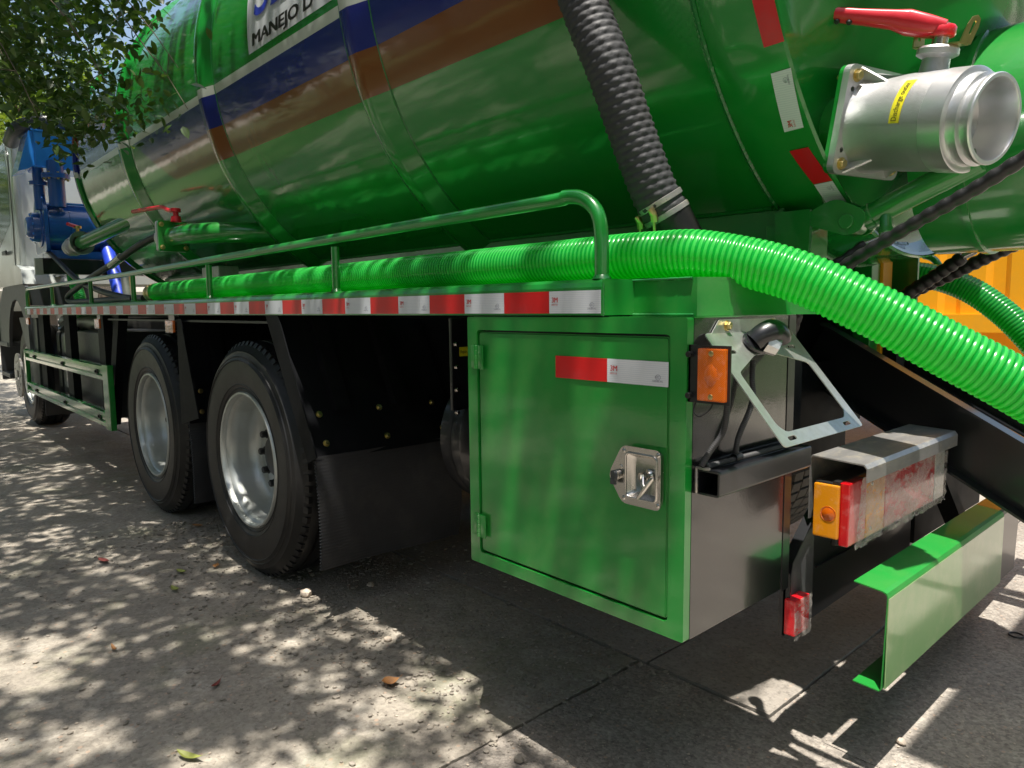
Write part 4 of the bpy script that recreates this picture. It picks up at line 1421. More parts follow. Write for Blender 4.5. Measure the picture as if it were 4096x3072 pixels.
mb.add(vs, fs, 0, True)
lev = build('valve_handle', mb, 'red_handle', valve, ang=50)
mb = MB()
for s in (.20, .228, .256, .284, .312):
    h = .234 + (s - .20) * .12
    c = lever_pt(s, h - .002) + lsd * .0150 - vup * .0105
    mb.lathe(c, (lsd - vup * .8).normalized(), [(.0001, .004), (.005, .004), (.007, .0)], 12)
build('grip_hole', mb, 'print_black', lev)
# yellow label with its writing, wrapped on the body
def on_body(u_a, v_a, lift):
    """u along the axis (+ towards the mouth), v round the body, metres"""
    th = math.radians(93) - v_a / .1115
    e = vsd * math.sin(th) + vup * math.cos(th)
    return tuple(vc + vn * (-.176 + u_a) + e * (.1115 + lift))
vs, fs = [], []
for i in range(13):
    for q in (0, .026):
        vs.append(on_body(q, -.008 + .108 * i / 12, .0008))
for i in range(12):
    fs.append((i * 2, i * 2 + 1, i * 2 + 3, i * 2 + 2))
mb = MB(); mb.add(vs, fs, 0, True)
lab = build('yellow_label', mb, 'label_yellow', valve, fix=False)
v, f = text_mb('Discharge outlet', .0185)
mb = MB(); mb.add([on_body(.026 - .0075 - y * 1.0, -.004 + x * .755, .0014) for x, y, z in v], f)
build('label_text', mb, 'print_black', valve, fix=False)
# ---------------------------------------------------------------- wheels
def make_wheel(x, y, z, parent, rad=.525, dual=True, flip=1):
    """outer face at y, wheel reaching inwards (+Y when flip=1)"""
    w = empty('wheel', (x, y + .14 * flip, 0), parent)
    F = flip
    Rr = rad
    prof = [(.292, .012), (.300, .000), (.316, -.006), (.319, -.010), (.322, -.008), (.335, -.013), (.338, -.017), (.341, -.015), (.40, -.022), (.440, -.021), (.443, -.025), (.447, -.021), (.456, -.017), (.459, -.019), (.462, -.014), (.475, -.008), (.482, -.008), (.487, .0), (.505, .012), (Rr - .012, .024)]
    for k in range(4):
        a = .040 + k * .058
        prof += [(Rr - .002 + (.002 if k in (1, 2) else 0), a), (Rr + (.002 if k in (1, 2) else 0), a + .042), (Rr - .014, a + .045), (Rr - .014, a + .054)]
    prof += [(Rr - .012, .265), (.50, .285), (.42, .30), (.30, .285), (.28, .27)]
    mb = MB().lathe((x, y, z), (0, F, 0), prof, 96, up=(0, 0, 1))
    # shoulder lugs
    nl = 72
    for i in range(nl):
        th = 2 * math.pi * i / nl
        e = Vector((math.cos(th), 0, math.sin(th)))
        q = Vector((-math.sin(th), 0, math.cos(th)))
        c = Vector((x, y, z))
        A = []
        for s in (-.013, .013):
            for rr, yy in ((Rr - .030, .008), (Rr + .001, .026), (Rr + .001, .042), (Rr - .02, .042)):
                A.append(tuple(c + e * rr + Vector((0, yy * F, 0)) + q * s))
        mb.add(A, [(0, 1, 2, 3), (7, 6, 5, 4), (0, 4, 5, 1), (1, 5, 6, 2)])
    build('tyre', mb, 'rubber', w, ang=30)
    if dual:
        mb = MB().lathe((x, y + .34 * F, z), (0, F, 0), prof, 72, up=(0, 0, 1))
        build('tyre', mb, 'rubber', w, ang=30)
    # steel disc rim, deeply dished outwards like a rear dual
    rp = [(.303, .010), (.306, -.004), (.301, -.012), (.293, -.012), (.287, -.004), (.285, .012), (.276, .020), (.270, .034), (.266, .060), (.262, .10), (.254, .135), (.240, .152), (.215, .160), (.17, .154), (.165, .142), (.150, .139), (.13, .140), (.12, .150), (.0001, .155)]
    build('rim', MB().lathe((x, y, z), (0, F, 0), rp, 80, up=(0, 0, 1)), 'rim_silver', w, ang=40)
    build('hub', MB().lathe((x, y, z), (0, F, 0), [(.105, .152), (.10, .125), (.085, .112), (.05, .108), (.0001, .108)], 32), 'dark_steel', w)
    for i in range(10):
        th = 2 * math.pi * i / 10
        mb = MB().hexbolt((x + .1425 * math.cos(th), y + .139 * F, z + .1425 * math.sin(th)), (0, -F, 0), .016, .028)
        build('wheel_nut', mb, 'dark_steel', w)
    return w
make_wheel(-3.11, .035, .520, truck)
make_wheel(-4.49, .035, .520, truck)
for x in (-3.11, -4.49):
    make_wheel(x, 2.46, .520, truck, flip=-1)
w3 = make_wheel(-8.98, .10, .525, truck, dual=False)
mb = MB()
hol = [[(-9.02 + .145 * math.cos(a) + .022 * math.cos(b), .53 + .145 * math.sin(a) + .022 * math.sin(b)) for b in [k * math.pi / 5 for k in range(10)]] for a in [i * math.pi / 4.5 for i in range(9)]]
hol.append([(-9.02 + .06 * math.cos(b), .53 + .06 * math.sin(b)) for b in [k * math.pi / 7 for k in range(14)]])
mb.prism([(-9.02 + .23 * math.cos(b), .53 + .23 * math.sin(b)) for b in [k * math.pi / 20 for k in range(40)]], 'xz', .0, .02, holes=hol)
build('hub_guard', mb, 'lip_steel', w3)
mb = MB()
for x in (-3.03, -4.40):
    mb.cyl((x, .2, .52), (x, 2.3, .52), .085, 20)
    mb.lathe((x, 1.25, .52), (0, 1, 0), [(.0001, -.24), (.16, -.2), (.22, -.08), (.22, .08), (.16, .2), (.0001, .24)], 24)
build('axle', mb, 'dark_steel', truck)

# ---------------------------------------------------------------- mudguards and flaps
def mudguard(tx, bx, ztop, zbot, strip, y1, flapz, fx):
    mg = empty('mudguard', ((tx + bx) / 2, y1 / 2, zbot), truck)
    # sloping plate
    L = math.hypot(bx - tx, ztop - zbot)
    mb = MB().prism([(tx, ztop), (bx, zbot), (bx - .004, zbot), (tx - .004, ztop)], 'xz', .006, y1)
    build('plate', mb, 'chassis_black', mg)
    build('side_strip', MB().prism(strip, 'xz', .0, .005), 'chassis_black', mg)
    # hanging channel ribs on the plate
    for y in (.13, .40):
        mb = MB()
        za, zb = ztop - .01, zbot + .17
        s = lambda z: tx + (bx - tx) * (ztop - z) / (ztop - zbot)
        mb.add([(s(za), y, za), (s(za) + .03, y + .008, za), (s(za) + .03, y + .072, za), (s(za), y + .08, za),
                (s(zb), y, zb), (s(zb) + .03, y + .008, zb), (s(zb) + .03, y + .072, zb), (s(zb), y + .08, zb)],
               [(0, 1, 5, 4), (1, 2, 6, 5), (2, 3, 7, 6), (4, 5, 6, 7)])
        build('stiffener', mb, 'chassis_black', mg)
    # ribbed rubber flap with a toothed edge
    vs, fs = [], []
    NZ, NY = 70, 30
    for j in range(NZ + 1):
        s = j / NZ
        z = zbot + .015 - (zbot - flapz + .015) * s
        x0 = fx + .010 + .022 * math.sin(s * 2.6)
        for i in range(NY + 1):
            yy = .012 + (y1 - .012) * i / NY
            if i == 0:
                yy -= .006 * (j % 2)
            vs.append((x0 + .0005 * (j % 2) + .006 * math.sin(i * .25 + s * 2), yy + .012 * s * s * (1 if i > NY - 2 else 0) * -1, z - .004 * (i / NY)))
    for j in range(NZ):
        for i in range(NY):
            a = j * (NY + 1) + i
            fs.append((a, a + 1, a + NY + 2, a + NY + 1))
    o = len(vs)
    vs2 = [(x - .008, y, z) for x, y, z in vs]
    mb = MB(); mb.add(vs + vs2, fs + [tuple(reversed([q + o for q in f])) for f in fs] + [(j * (NY + 1), (j + 1) * (NY + 1), (j + 1) * (NY + 1) + o, j * (NY + 1) + o) for j in range(NZ)])
    build('rubber_flap', mb, 'flap_rubber', mg)
    first = None
    nn = Vector((ztop - zbot, 0, bx - tx)).normalized()
    for y, z in ((.075, zbot + .16), (.34, zbot + .16), (.60, zbot + .155), (.072, zbot + .055), (.34, zbot + .05), (.615, zbot + .05)):
        if y > y1: continue
        xx = tx + (bx - tx) * (ztop - z) / (ztop - zbot)
        if first is None:
            first = build('bolt', MB().hexbolt((xx, y, z), nn, .010, .009), 'zinc_yellow', mg)
            fp = (xx, y, z)
        else:
            dup(first, (xx - fp[0], y - fp[1], z - fp[2]))
    return mg
mudguard(-2.70, -2.42, 1.158, .622, [(-2.777, 1.158), (-2.663, 1.158), (-2.389, .640), (-2.461, .611)], .680, .205, -2.435)
mudguard(-3.845, -3.765, 1.158, .610, [(-3.855, 1.14), (-3.795, 1.14), (-3.615, .655), (-3.875, .598)], .640, .19, -3.80)
# arches over the wheels and the black lining behind them
mb = MB()
mb.box(-5.30, -2.70, .02, .70, 1.125, 1.135)
mb.box(-8.2, -2.2, .745, .755, .45, 1.16)
build('wheel_arch_lining', mb, 'dark_steel', truck)
# round air reservoirs and frame fittings in the dark gap ahead of the toolbox
mb = MB().lathe((-1.88, .53, .72), (-1, 0, 0), [(.0001, -.03), (.12, -.025), (.20, -.005), (.245, .03), (.25, .06), (.25, .13), (.0001, .14)], 48)
build('air_reservoir', mb, 'black_paint', truck)
build('reservoir_band', MB().lathe((-1.96, .53, .72), (1, 0, 0), [(.2515, -.010), (.2515, .010)], 48), 'dark_steel', truck)
mb = MB()
mb.box(-1.72, -1.71, .52, .75, .80, 1.14)
mb.bbox(-1.75, -1.736, .13, .74, .865, 1.15, .004)
build('inspection_plate', mb, 'black_paint', truck)
tg = build('yellow_tag', MB().box(-1.7350, -1.7335, .158, .235, 1.032, 1.060), 'label_yellow', truck)
v, f = text_mb('Regular inspection', .013)
mb = MB(); mb.add([(-1.7330, .160 + x * .66, 1.042 + y) for x, y, z in v], f)
build('tag_text', mb, 'print_black', tg, fix=False)
each('frame_bolt', [MB().hexbolt((-1.735, .145, z), (1, 0, 0), .007, .006) for z in (.86, .93, 1.0, 1.07)], 'steel', truck)

# ---------------------------------------------------------------- marker lamps under the strip
for x0, x1 in ((-4.015, -3.893), (-5.535, -5.418), (-8.225, -8.085)):
    mb = MB().box(x0 + .02, x1 - .01, .004, .007, 1.07, 1.16)
    o = build('side_marker_lamp', mb, 'black_paint', truck)
    build('lens', MB().bbox(x0, x1, -.009, .0035, 1.070, 1.132, .003), 'amber_lens', o)
    vs, fs = [], []
    for i in range(11):
        for j in range(9):
            vs.append((x0 + (x1 - x0) * i / 10, -.011 + .003 * noise.noise(Vector((i * .9, j * .9, x0))), 1.066 + .07 * j / 8))
    for i in range(10):
        for j in range(8):
            a = i * 9 + j
            fs.append((a, a + 1, a + 10, a + 9))
    mb = MB(); mb.add(vs, fs, 0, True)
    build('torn_film', mb, 'wrap_film', o, fix=False, ang=80)

# ---------------------------------------------------------------- side guard
sg = empty('side_guard', (-6.85, .03, .39), truck)
def wrail(z0, z1):
    h = z1 - z0
    pr = [(.004, z0), (-.012, z0 + .006), (-.012, z0 + .30 * h), (.004, z0 + .38 * h), (.004, z0 + .62 * h), (-.012, z0 + .70 * h), (-.012, z1 - .006), (.004, z1), (.03, z1), (.03, z1 - .003), (.008, z1 - .003),
          (-.008, z1 - .008), (-.008, z0 + .72 * h), (.008, z0 + .64 * h), (.008, z0 + .36 * h), (-.008, z0 + .28 * h), (-.008, z0 + .008), (.006, z0 + .003)]
    n = len(pr)
    mb = MB()
    vs = [(x, y, z) for x in (-8.40, -5.40) for y, z in pr]
    mb.add(vs, [tuple(range(n))[::-1], tuple(range(n, 2 * n))] + [(i, (i + 1) % n, n + (i + 1) % n, n + i) for i in range(n)])
    return build('guard_rail', mb, 'green_paint_dusty', sg)
wrail(.718, .822)
wrail(.400, .508)
for x0, x1 in ((-8.475, -8.398), (-5.402, -5.262)):
    build('guard_post', MB().bbox(x0, x1, -.014, .022, .392, .828, .004), 'green_paint_dusty', sg)
mb = MB()
for z in (.770, .454):
    for x in (-8.0, -6.75, -5.62):
        mb.bbox(x - .03, x + .03, -.004, .004, z - .016, z + .016, .004)
        mb.hexbolt((x, -.004, z), (0, -1, 0), .009, .008)
build('bolt_plate', mb, 'dark_steel', sg)
for x0, x1, lean in ((-7.93, -7.70, 0), (-6.82, -6.62, 0), (-5.70, -5.54, 0), (-5.25, -5.13, -.36)):
    mb = MB()
    mb.prism([(x0, 1.158), (x1, 1.158), (x1 + lean, .40), (x0 + lean, .40)], 'xz', .045, .050)
    mb.prism([(x1 - .004, 1.158), (x1, 1.158), (x1 + lean, .40), (x1 - .004 + lean, .40)], 'xz', .050, .10)
    build('hanger_bracket', mb, 'chassis_black', truck)
# tanks behind the guard
mb = MB().bbox(-7.62, -7.02, .12, .66, .42, 1.02, .09, seg=5)
ft = build('fuel_tank', mb, 'grey_plastic', truck)
mb = MB()
for x in (-7.50, -7.18):
    mb.bbox(x, x + .05, .110, .67, .41, 1.03, .09, seg=5)
build('tank_strap', mb, 'black_paint', ft)
build('filler_cap', MB().cyl((-7.32, .22, 1.0), (-7.30, .12, 1.075), .055, 20), 'black_paint', ft)
build('equipment_box', MB().bbox(-6.90, -5.80, .13, .66, .40, 1.03, .02, seg=3), 'grey_plastic', truck)
mb = MB().bbox(-8.1, -7.75, .25, .75, .45, 1.05, .02)
build('battery_box', mb, 'grey_plastic', truck)
build('grey_reservoir', MB().lathe((-7.9, .3, 1.085), (1, 0, 0), [(.0001, -.25), (.05, -.25), (.065, -.22), (.065, 1.4), (.0001, 1.42)], 24), 'galvanized', truck)
# dark plastic guard behind the steering wheel
mb = MB().prism(rpoly([(-9.10, 1.13), (-8.12, 1.13), (-8.14, .84), (-8.18, .42), (-8.42, .42), (-8.62, .70)], .04, 4), 'xz', .06, .09)
build('wheel_guard', mb, 'grey_plastic', truck)
build('mud_flap', MB().box(-8.34, -8.325, .11, .80, .16, .62), 'grey_rubber', truck)

# ---------------------------------------------------------------- side valve in the middle of the platform
mv = empty('side_valve', (-4.3, .2, 1.53), truck)
Y0 = .20
mb = MB()
mb.prism([(a, b) for a, b in rrect(Y0 - .085, Y0 + .085, 1.525, 1.700, .015, 4)], 'yz', -4.475, -4.455)
build('rear_flange', mb, 'green_paint', mv)
mb = MB().prism([(a, b) for a, b in rrect(Y0 - .085, Y0 + .085, 1.525, 1.700, .015, 4)], 'yz', -4.505, -4.478)
mb.lathe((-4.48, Y0, 1.612), (-1, 0, 0), [(.070, .02), (.070, .07), (.062, .08), (.062, .14), (.055, .14), (.05, .02)], 32)
build('valve_body', mb, 'cast_aluminium', mv)
pp = spline([(-4.46, Y0, 1.612), (-4.25, Y0, 1.608), (-4.08, Y0 + .03, 1.60), (-3.95, Y0 + .12, 1.60), (-3.86, Y0 + .34, 1.60)], 8)
build('elbow_pipe', MB().tube(pp, .056, 28), 'green_paint', mv)
for a, b in ((-.065, .065), (.065, .065), (-.065, -.065), (.065, -.065)):
    build('bolt', MB().hexbolt((-4.455, Y0 + a, 1.6125 + b), (1, 0, 0), .011, .01).cyl((-4.515, Y0 + a, 1.6125 + b), (-4.45, Y0 + a, 1.6125 + b), .006, 8), 'zinc_yellow', mv)
mb = MB().lathe((-4.40, Y0, 1.70), (0, 0, 1), [(.03, -.01), (.026, .02), (.015, .022), (.015, .045), (.028, .045), (.028, .065), (.0001, .066)], 16)
mb.tube(spline([(-4.40, Y0 - .0, 1.753), (-4.50, Y0 - .01, 1.765), (-4.58, Y0 - .02, 1.79), (-4.80, Y0 - .04, 1.80), (-5.02, Y0 - .06, 1.806)], 4), .0125, 8)
build('valve_handle', mb, 'red_handle', mv)
bx = build('control_box', MB().bbox(-4.55, -4.28, .38, .50, 1.26, 1.44, .006), 'galvanized', truck)

# ---------------------------------------------------------------- front valve
fv = empty('front_valve', (-6.9, .2, 1.68), truck)
d = Vector((.86, .14, .10)).normalized()
c0 = Vector((-6.80, .215, 1.745))
mb = MB().tube([c0, c0 + d * 1.0, c0 + d * 1.45], .055, 24)
build('outlet_pipe', mb, 'green_paint', fv)
mb = MB()
mb.lathe(c0, -d, [(.095, -.01), (.095, .012), (.062, .02), (.068, .06), (.062, .12), (.052, .15), (.075, .155), (.078, .17), (.055, .175), (.052, .22), (.066, .225), (.066, .245), (.052, .245), (.048, .18), (.0001, .16)], 32)
build('valve_body', mb, 'cast_aluminium', fv)
mb = MB().lathe(c0 - d * .07, (0, 0, 1), [(.03, .05), (.024, .10), (.012, .10), (.012, .13), (.03, .13), (.03, .15), (.0001, .15)], 14)
build('stem', mb, 'zinc_yellow', fv)
build('valve_handle', MB().tube([c0 + Vector((-.08, 0, .135)), c0 + Vector((-.02, -.09, .15))], .014, 8), 'red_handle', fv)

# ---------------------------------------------------------------- blue pump and its filter box
pm = empty('vacuum_pump', (-7.7, .5, 1.66), truck)
PX, PZ = -7.82, 1.95
mb = MB().lathe((PX, 0, PZ), (0, 1, 0), [(.20, .128), (.232, .135), (.232, .30), (.236, .302), (.236, .31), (.232, .312), (.232, .70), (.24, .71), (.24, .74), (.20, .75), (.0001, .75)], 48)
build('drum', mb, 'blue_paint', pm)
mb = MB().prism(rpoly([(PX - .26, 1.72), (PX - .26, 2.10), (PX - .10, 2.29), (PX + .10, 2.29), (PX + .24, 2.10), (PX + .24, 1.72)], .06, 4), 'xz', .098, .128)
mb.lathe((PX, 0, PZ), (0, 1, 0), [(.0001, -.012), (.075, -.010), (.092, .004), (.098, .03), (.13, .034), (.135, .085), (.18, .09), (.18, .10)], 32)
mb.bbox(PX - .18, PX + .20, .13, .70, 1.665, 1.74, .01)
build('end_cover', mb, 'blue_paint', pm)
mb = MB()
for a in range(8):
    t_ = 2 * math.pi * a / 8 + .2
    mb.hexbolt((PX + .116 * math.cos(t_), .034, PZ + .116 * math.sin(t_)), (0, -1, 0), .012, .01)
mb.cyl((PX + .14, .16, 2.165), (PX + .14, .60, 2.165), .010, 10)
mb.bbox(PX + .11, PX + .17, .20, .235, 2.13, 2.19, .004)
build('tie_bolt', mb, 'bright_blue_paint', pm)
mb = MB()
fx_, fy_ = -7.60, .215
mb.lathe((fx_, fy_, 0), (0, 0, 1), [(.068, 2.12), (.068, 2.365), (.112, 2.367), (.112, 2.384), (.109, 2.386), (.109, 2.389), (.112, 2.391), (.112, 2.408), (.068, 2.410), (.068, 2.52)], 40)
mb.lathe((fx_ - .12, .10, 0), (0, 0, 1), [(.045, 2.1), (.045, 2.31), (.075, 2.312), (.075, 2.328), (.072, 2.33), (.075, 2.332), (.075, 2.346), (.045, 2.348), (.045, 2.50)], 28)
build('riser_pipe', mb, 'blue_paint', pm)
for a in range(8):
    mb = MB()
    t_ = 2 * math.pi * a / 8
    mb.hexbolt((fx_ + .092 * math.cos(t_), fy_ + .092 * math.sin(t_), 2.409), (0, 0, 1), .010, .009)
    mb.hexbolt((fx_ + .092 * math.cos(t_), fy_ + .092 * math.sin(t_), 2.366), (0, 0, -1), .010, .012)
    build('flange_bolt', mb, 'zinc_yellow', pm)
mb = MB().prism([(.065, 2.475), (.065, 2.765), (-.03 + .065, 2.765), (-.06, 2.42), (-.06, 2.41), (.02, 2.44)], 'yz', -8.0, -7.62)
mb.bbox(-8.0, -7.60, .066, .95, 2.46, 2.77, .012)
mb.bbox(-7.603, -7.590, .050, .95, 2.452, 2.466, .003)
mb.bbox(-7.603, -7.590, .050, .95, 2.764, 2.78, .003)
build('filter_box', mb, 'bright_blue_paint', pm)
build('air_duct', MB().tube(spline([(-7.75, .55, 2.86), (-7.8, .25, 2.90), (-7.9, .02, 2.84), (-8.3, .0, 2.78)], 8), .065, 20), 'grey_plastic', pm)
mb = rtube(MB(), -7.75, -7.60, .045, 2.2, 1.525, 1.665, .006, .01)
mb.box(-8.5, -7.76, .30, .36, 1.53, 1.66)
build('pump_beam', mb, 'black_paint', pm)
build('stub_plate', MB().bbox(-7.62, -7.585, .0, .062, 1.515, 1.66, .004), 'galvanized', pm)
# ---------------------------------------------------------------- cab
cb = empty('cab', (-9.8, 1.25, 1.2), truck)
mb = MB()
mb.bbox(-10.9, -8.70, .055, 2.445, 1.45, 2.95, .05, seg=4)
build('cab_shell', mb, 'white_paint', cb)
mb = MB()
mb.prism(rpoly([(-10.9, 2.85), (-9.10, 2.85), (-8.98, 2.60), (-9.05, 2.10), (-9.9, 1.9), (-10.9, 1.86)], .06, 4), 'xz', .045, .058)
build('door_window', mb, 'dark_glass', cb)
mb = MB()
mb.prism(rpoly([(-10.9, 1.52), (-9.02, 1.52), (-8.93, 2.10), (-8.94, 2.75), (-9.05, 2.9), (-10.9, 2.9)], .04, 4), 'xz', .047, .050)
build('cab_door', mb, 'white_paint', cb)
mb = MB().bbox(-9.55, -9.30, .015, .032, 1.80, 1.84, .006)
mb.bbox(-9.53, -9.50, .03, .05, 1.80, 1.84, .004)
build('door_handle', mb, 'grey_plastic', cb)
build('rear_corner_trim', MB().bbox(-8.715, -8.695, .10, 2.40, 1.47, 2.92, .008), 'white_paint', cb)
# fender: white upper shoulder, dark arch
fa = []
for k in range(13):
    a = math.pi * k / 12
    fa.append((-9.05 + .66 * math.cos(a), .62 + .70 * math.sin(a)))
outer = [(-8.38, .80), (-8.38, 1.43), (-8.50, 1.46), (-9.80, 1.46), (-10.2, 1.25), (-10.4, .80)]
mb = MB().prism(outer + [(fa[-1][0], .80)] + fa[::-1][1:-1] + [(fa[0][0], .80)], 'xz', .03, .06)
mb.box(-8.66, -8.40, .06, .60, 1.25, 1.44)
build('wheel_arch', mb, 'grey_plastic', cb)
mb = MB().prism([(-8.45, 1.462), (-8.50, 1.60), (-8.75, 1.66), (-9.6, 1.62), (-10.3, 1.462)], 'xz', .025, .45)
build('fender_panel', mb, 'white_paint', cb)
build('side_step', MB().bbox(-10.3, -9.75, .02, .30, .45, .50, .01).bbox(-10.3, -9.75, .02, .30, .80, .85, .01).box(-10.35, -10.3, .02, .3, .40, 1.2), 'grey_plastic', cb)

# ---------------------------------------------------------------- hoses
HR = .0540
hose = corr_hose('green_hose', [(-4.72, .165, 1.2965), (-4.0, .168, 1.2965), (-3.0, .170, 1.2965), (-2.0, .165, 1.2965), (-1.40, .160, 1.2965), (-1.15, .165, 1.2975), (-1.02, .178, 1.297), (-.90, .195, 1.290), (-.735, .240, 1.246), (-.590, .295, 1.172), (-.465, .355, 1.092), (-.345, .42, 1.012), (-.21, .49, .91), (-.06, .57, .78), (.1, .66, .62)], HR, .0128, .0026, 'green_hose', None, 36, 6)
tag(hose, 'thick bright green corrugated suction hose lying along the near platform and drooping off its end', 'hose', 'green suction hoses')
clamp = MB()
clamp.lathe((-4.70, .165, 1.292), (1, 0, 0), [(.053, -.10), (.056, -.098), (.056, -.075), (.053, -.073), (.053, -.05), (.056, -.048), (.056, -.02), (.052, -.018)], 28)
clamp.cyl((-4.84, .165, 1.292), (-4.74, .165, 1.292), .050, 24)
build('hose_clamp', clamp, 'zinc_yellow', hose)
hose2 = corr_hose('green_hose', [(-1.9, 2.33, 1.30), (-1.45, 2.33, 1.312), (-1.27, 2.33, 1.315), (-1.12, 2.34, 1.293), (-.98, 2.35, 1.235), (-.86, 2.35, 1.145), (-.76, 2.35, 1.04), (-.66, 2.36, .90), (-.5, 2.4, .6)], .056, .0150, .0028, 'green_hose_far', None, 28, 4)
tag(hose2, 'darker green corrugated hose hanging off the far side of the truck before the yellow wall', 'hose', 'green suction hoses')
ghv = corr_hose('green_hose', [(-7.95, .36, 1.62), (-7.75, .32, 1.48), (-7.50, .31, 1.33), (-7.38, .30, 1.15), (-7.18, .30, 1.05)], .05, .022, .005, 'green_hose', truck, 20, 4)
black = corr_hose('ribbed_black_hose', [(-1.66, .30, 3.3), (-1.50, .10, 2.75), (-1.36, .10, 2.32), (-1.232, .165, 1.915), (-1.172, .19, 1.755), (-1.130, .235, 1.585), (-1.094, .272, 1.455), (-1.072, .30, 1.395)], .0565, .0186, .0021, 'grey_rubber', truck, 48, 6, helix=True, sharp=.8)
# braided look: press a twist of dents into the black hose
me = black.data
co = np.empty(len(me.vertices) * 3); me.vertices.foreach_get('co', co); co = co.reshape(-1, 3)
nn_ = np.empty(len(me.vertices) * 3); me.vertices.foreach_get('normal', nn_); nn_ = nn_.reshape(-1, 3)
idx = np.arange(len(co)); ring = idx // 48; k_ = idx % 48
co += nn_ * (0.0022 * np.sin(2 * np.pi * (k_ * 12 / 48 + ring / 6 * .4)) * np.clip(np.cos(2 * np.pi * (ring / 6 + k_ / 48)), 0, 1))[:, None]
me.vertices.foreach_set('co', co.ravel()); me.update()
cd = (Vector((-1.072, .30, 1.395)) - Vector((-1.094, .272, 1.455))).normalized()
cc0 = Vector((-1.080, .290, 1.418))
mb = MB()
for o_ in (-.018, .016):
    mb.lathe(cc0 + cd * o_, cd, [(.0565, -.007), (.0590, -.006), (.0590, .006), (.0565, .007)], 32)
build('hose_clamp', mb, 'lip_steel', truck)
cu_ = Vector((.75, -.62, -.05)).normalized()
for sg_ in (Vector((.10, -.95, 0)), Vector((-.85, -.5, .0))):
    mb = MB()
    s_ = (sg_ - cd * sg_.dot(cd)).normalized()
    p0 = cc0 + s_ * .066
    mb.lathe(p0 - cd * .018, cd, [(.0001, 0), (.008, .002), (.009, .014), (.007, .022), (.0001, .023)], 14)
    mb.lathe(p0 + cd * .0 , (cd * .8 - Vector((.3, 0, .3))).normalized(), [(.0085, 0), (.0085, .016), (.0001, .016)], 6, smooth=False)
    mb.cyl(p0, p0 + (cd * .8 - Vector((.35, .1, .2))).normalized() * .055, .0038, 8)
    build('clamp_bolt', mb, 'zinc_yellow', truck)
build('rubber_sleeve', MB().tube([cc0 + cd * .02, cc0 + cd * .10, cc0 + cd * .2], [.057, .055, .054], 28), 'rubber', truck)
mb = MB().tube(spline([(-8.15, .12, 1.845), (-7.6, .13, 1.70), (-7.1, .13, 1.56), (-6.6, .13, 1.43), (-6.0, .13, 1.34), (-5.3, .13, 1.275), (-4.9, .14, 1.262)], 8), .021, 12)
build('air_hose', mb, 'rubber', truck)
mb = MB().tube(spline([(-4.55, .24, 1.67), (-5.0, .18, 1.61), (-5.5, .14, 1.52), (-6.1, .12, 1.44), (-6.7, .12, 1.36), (-6.98, .12, 1.31), (-6.9, .12, 1.268), (-6.4, .12, 1.262), (-5.7, .12, 1.262), (-5.1, .13, 1.262)], 8), .022, 12)
build('air_hose', mb, 'rubber', truck)
build('crimp_sleeve', MB().cyl((-5.38, .147, 1.545), (-5.62, .137, 1.50), .027, 14), 'steel', truck)
mb = MB()
path = resample(spline([(-7.75, .60, 1.86), (-7.6, .60, 1.70), (-7.45, .60, 1.52), (-7.3, .60, 1.30)], 8), .012)
mb.tube(path, [.058 * (1 + .02 * (i % 2)) for i in range(len(path))], 18)
build('blue_hose', mb, 'blue_hose', truck)
mb = MB().tube([(-7.10, .60, 1.50), (-7.05, .60, 1.28)], .04, 12)
build('grey_pipe', mb, 'galvanized', truck)
# far side deck, rail and posts
mb = MB().box(-8.2, -1.25, 2.04, 2.50, 1.16, 1.24)
build('far_deck', mb, 'green_paint_dusty', truck)
rail2 = MB().tube(spline([(-6, 2.47, 1.405), (-3, 2.47, 1.405), (-1.35, 2.47, 1.402), (-1.20, 2.47, 1.395), (-1.14, 2.47, 1.35), (-1.12, 2.47, 1.25)], 6), .016, 12)
build('far_rail', rail2, 'green_paint', truck)
build('far_post', MB().bbox(-1.12, -1.05, 1.60, 1.685, .9, 1.36, .004), 'yellow_paint', truck)
build('far_post', MB().bbox(-1.12, -1.06, 1.52, 1.598, .9, 1.35, .004), 'green_paint', truck)
build('far_panel', MB().bbox(-1.20, -1.10, 1.75, 2.08, .78, 1.245, .01).prism([(2.08, 1.06), (2.62, 1.05), (2.62, .78), (2.08, .80)], 'yz', -1.14, -1.12), 'black_paint', truck)
# ================================================================ SURROUNDINGS
# corrugated yellow container standing beyond the truck
ct = empty('container', (-1.0, 4.9, 0))
tag(ct, 'bright yellow corrugated container wall seen through the gap behind the far hose', 'container')
pr = []
x = -9.0
while x < -.9:
    pr += [(x, 4.30), (x + .07, 4.30), (x + .105, 4.335), (x + .175, 4.335), (x + .21, 4.30)]
    x += .278
mb = MB()
n = len(pr)
vs = [(a, b, z) for z in (1.10, 3.6) for a, b in pr]
mb.add(vs, [(i, i + 1, n + i + 1, n + i) for i in range(n - 1)])
mb.box(-9.0, -.8, 4.40, 6.7, 1.11, 3.62)
build('corrugated_wall', mb, 'yellow_paint', ct)
build('bottom_rail', MB().box(-9.0, -.8, 4.27, 6.7, .98, 1.10).box(-9.0, -.8, 4.28, 4.38, 3.6, 3.72), 'yellow_paint', ct)
for a_, b_ in ((-1.62, -1.20), (-8.0, -7.7)):
    build('support_leg', MB().bbox(a_, b_, 4.5, 4.7, 0.0, .98, .01), 'yellow_paint', ct)
build('sill_beam', MB().box(-9.0, -.8, 4.9, 5.0, .72, .98), 'black_paint', ct)

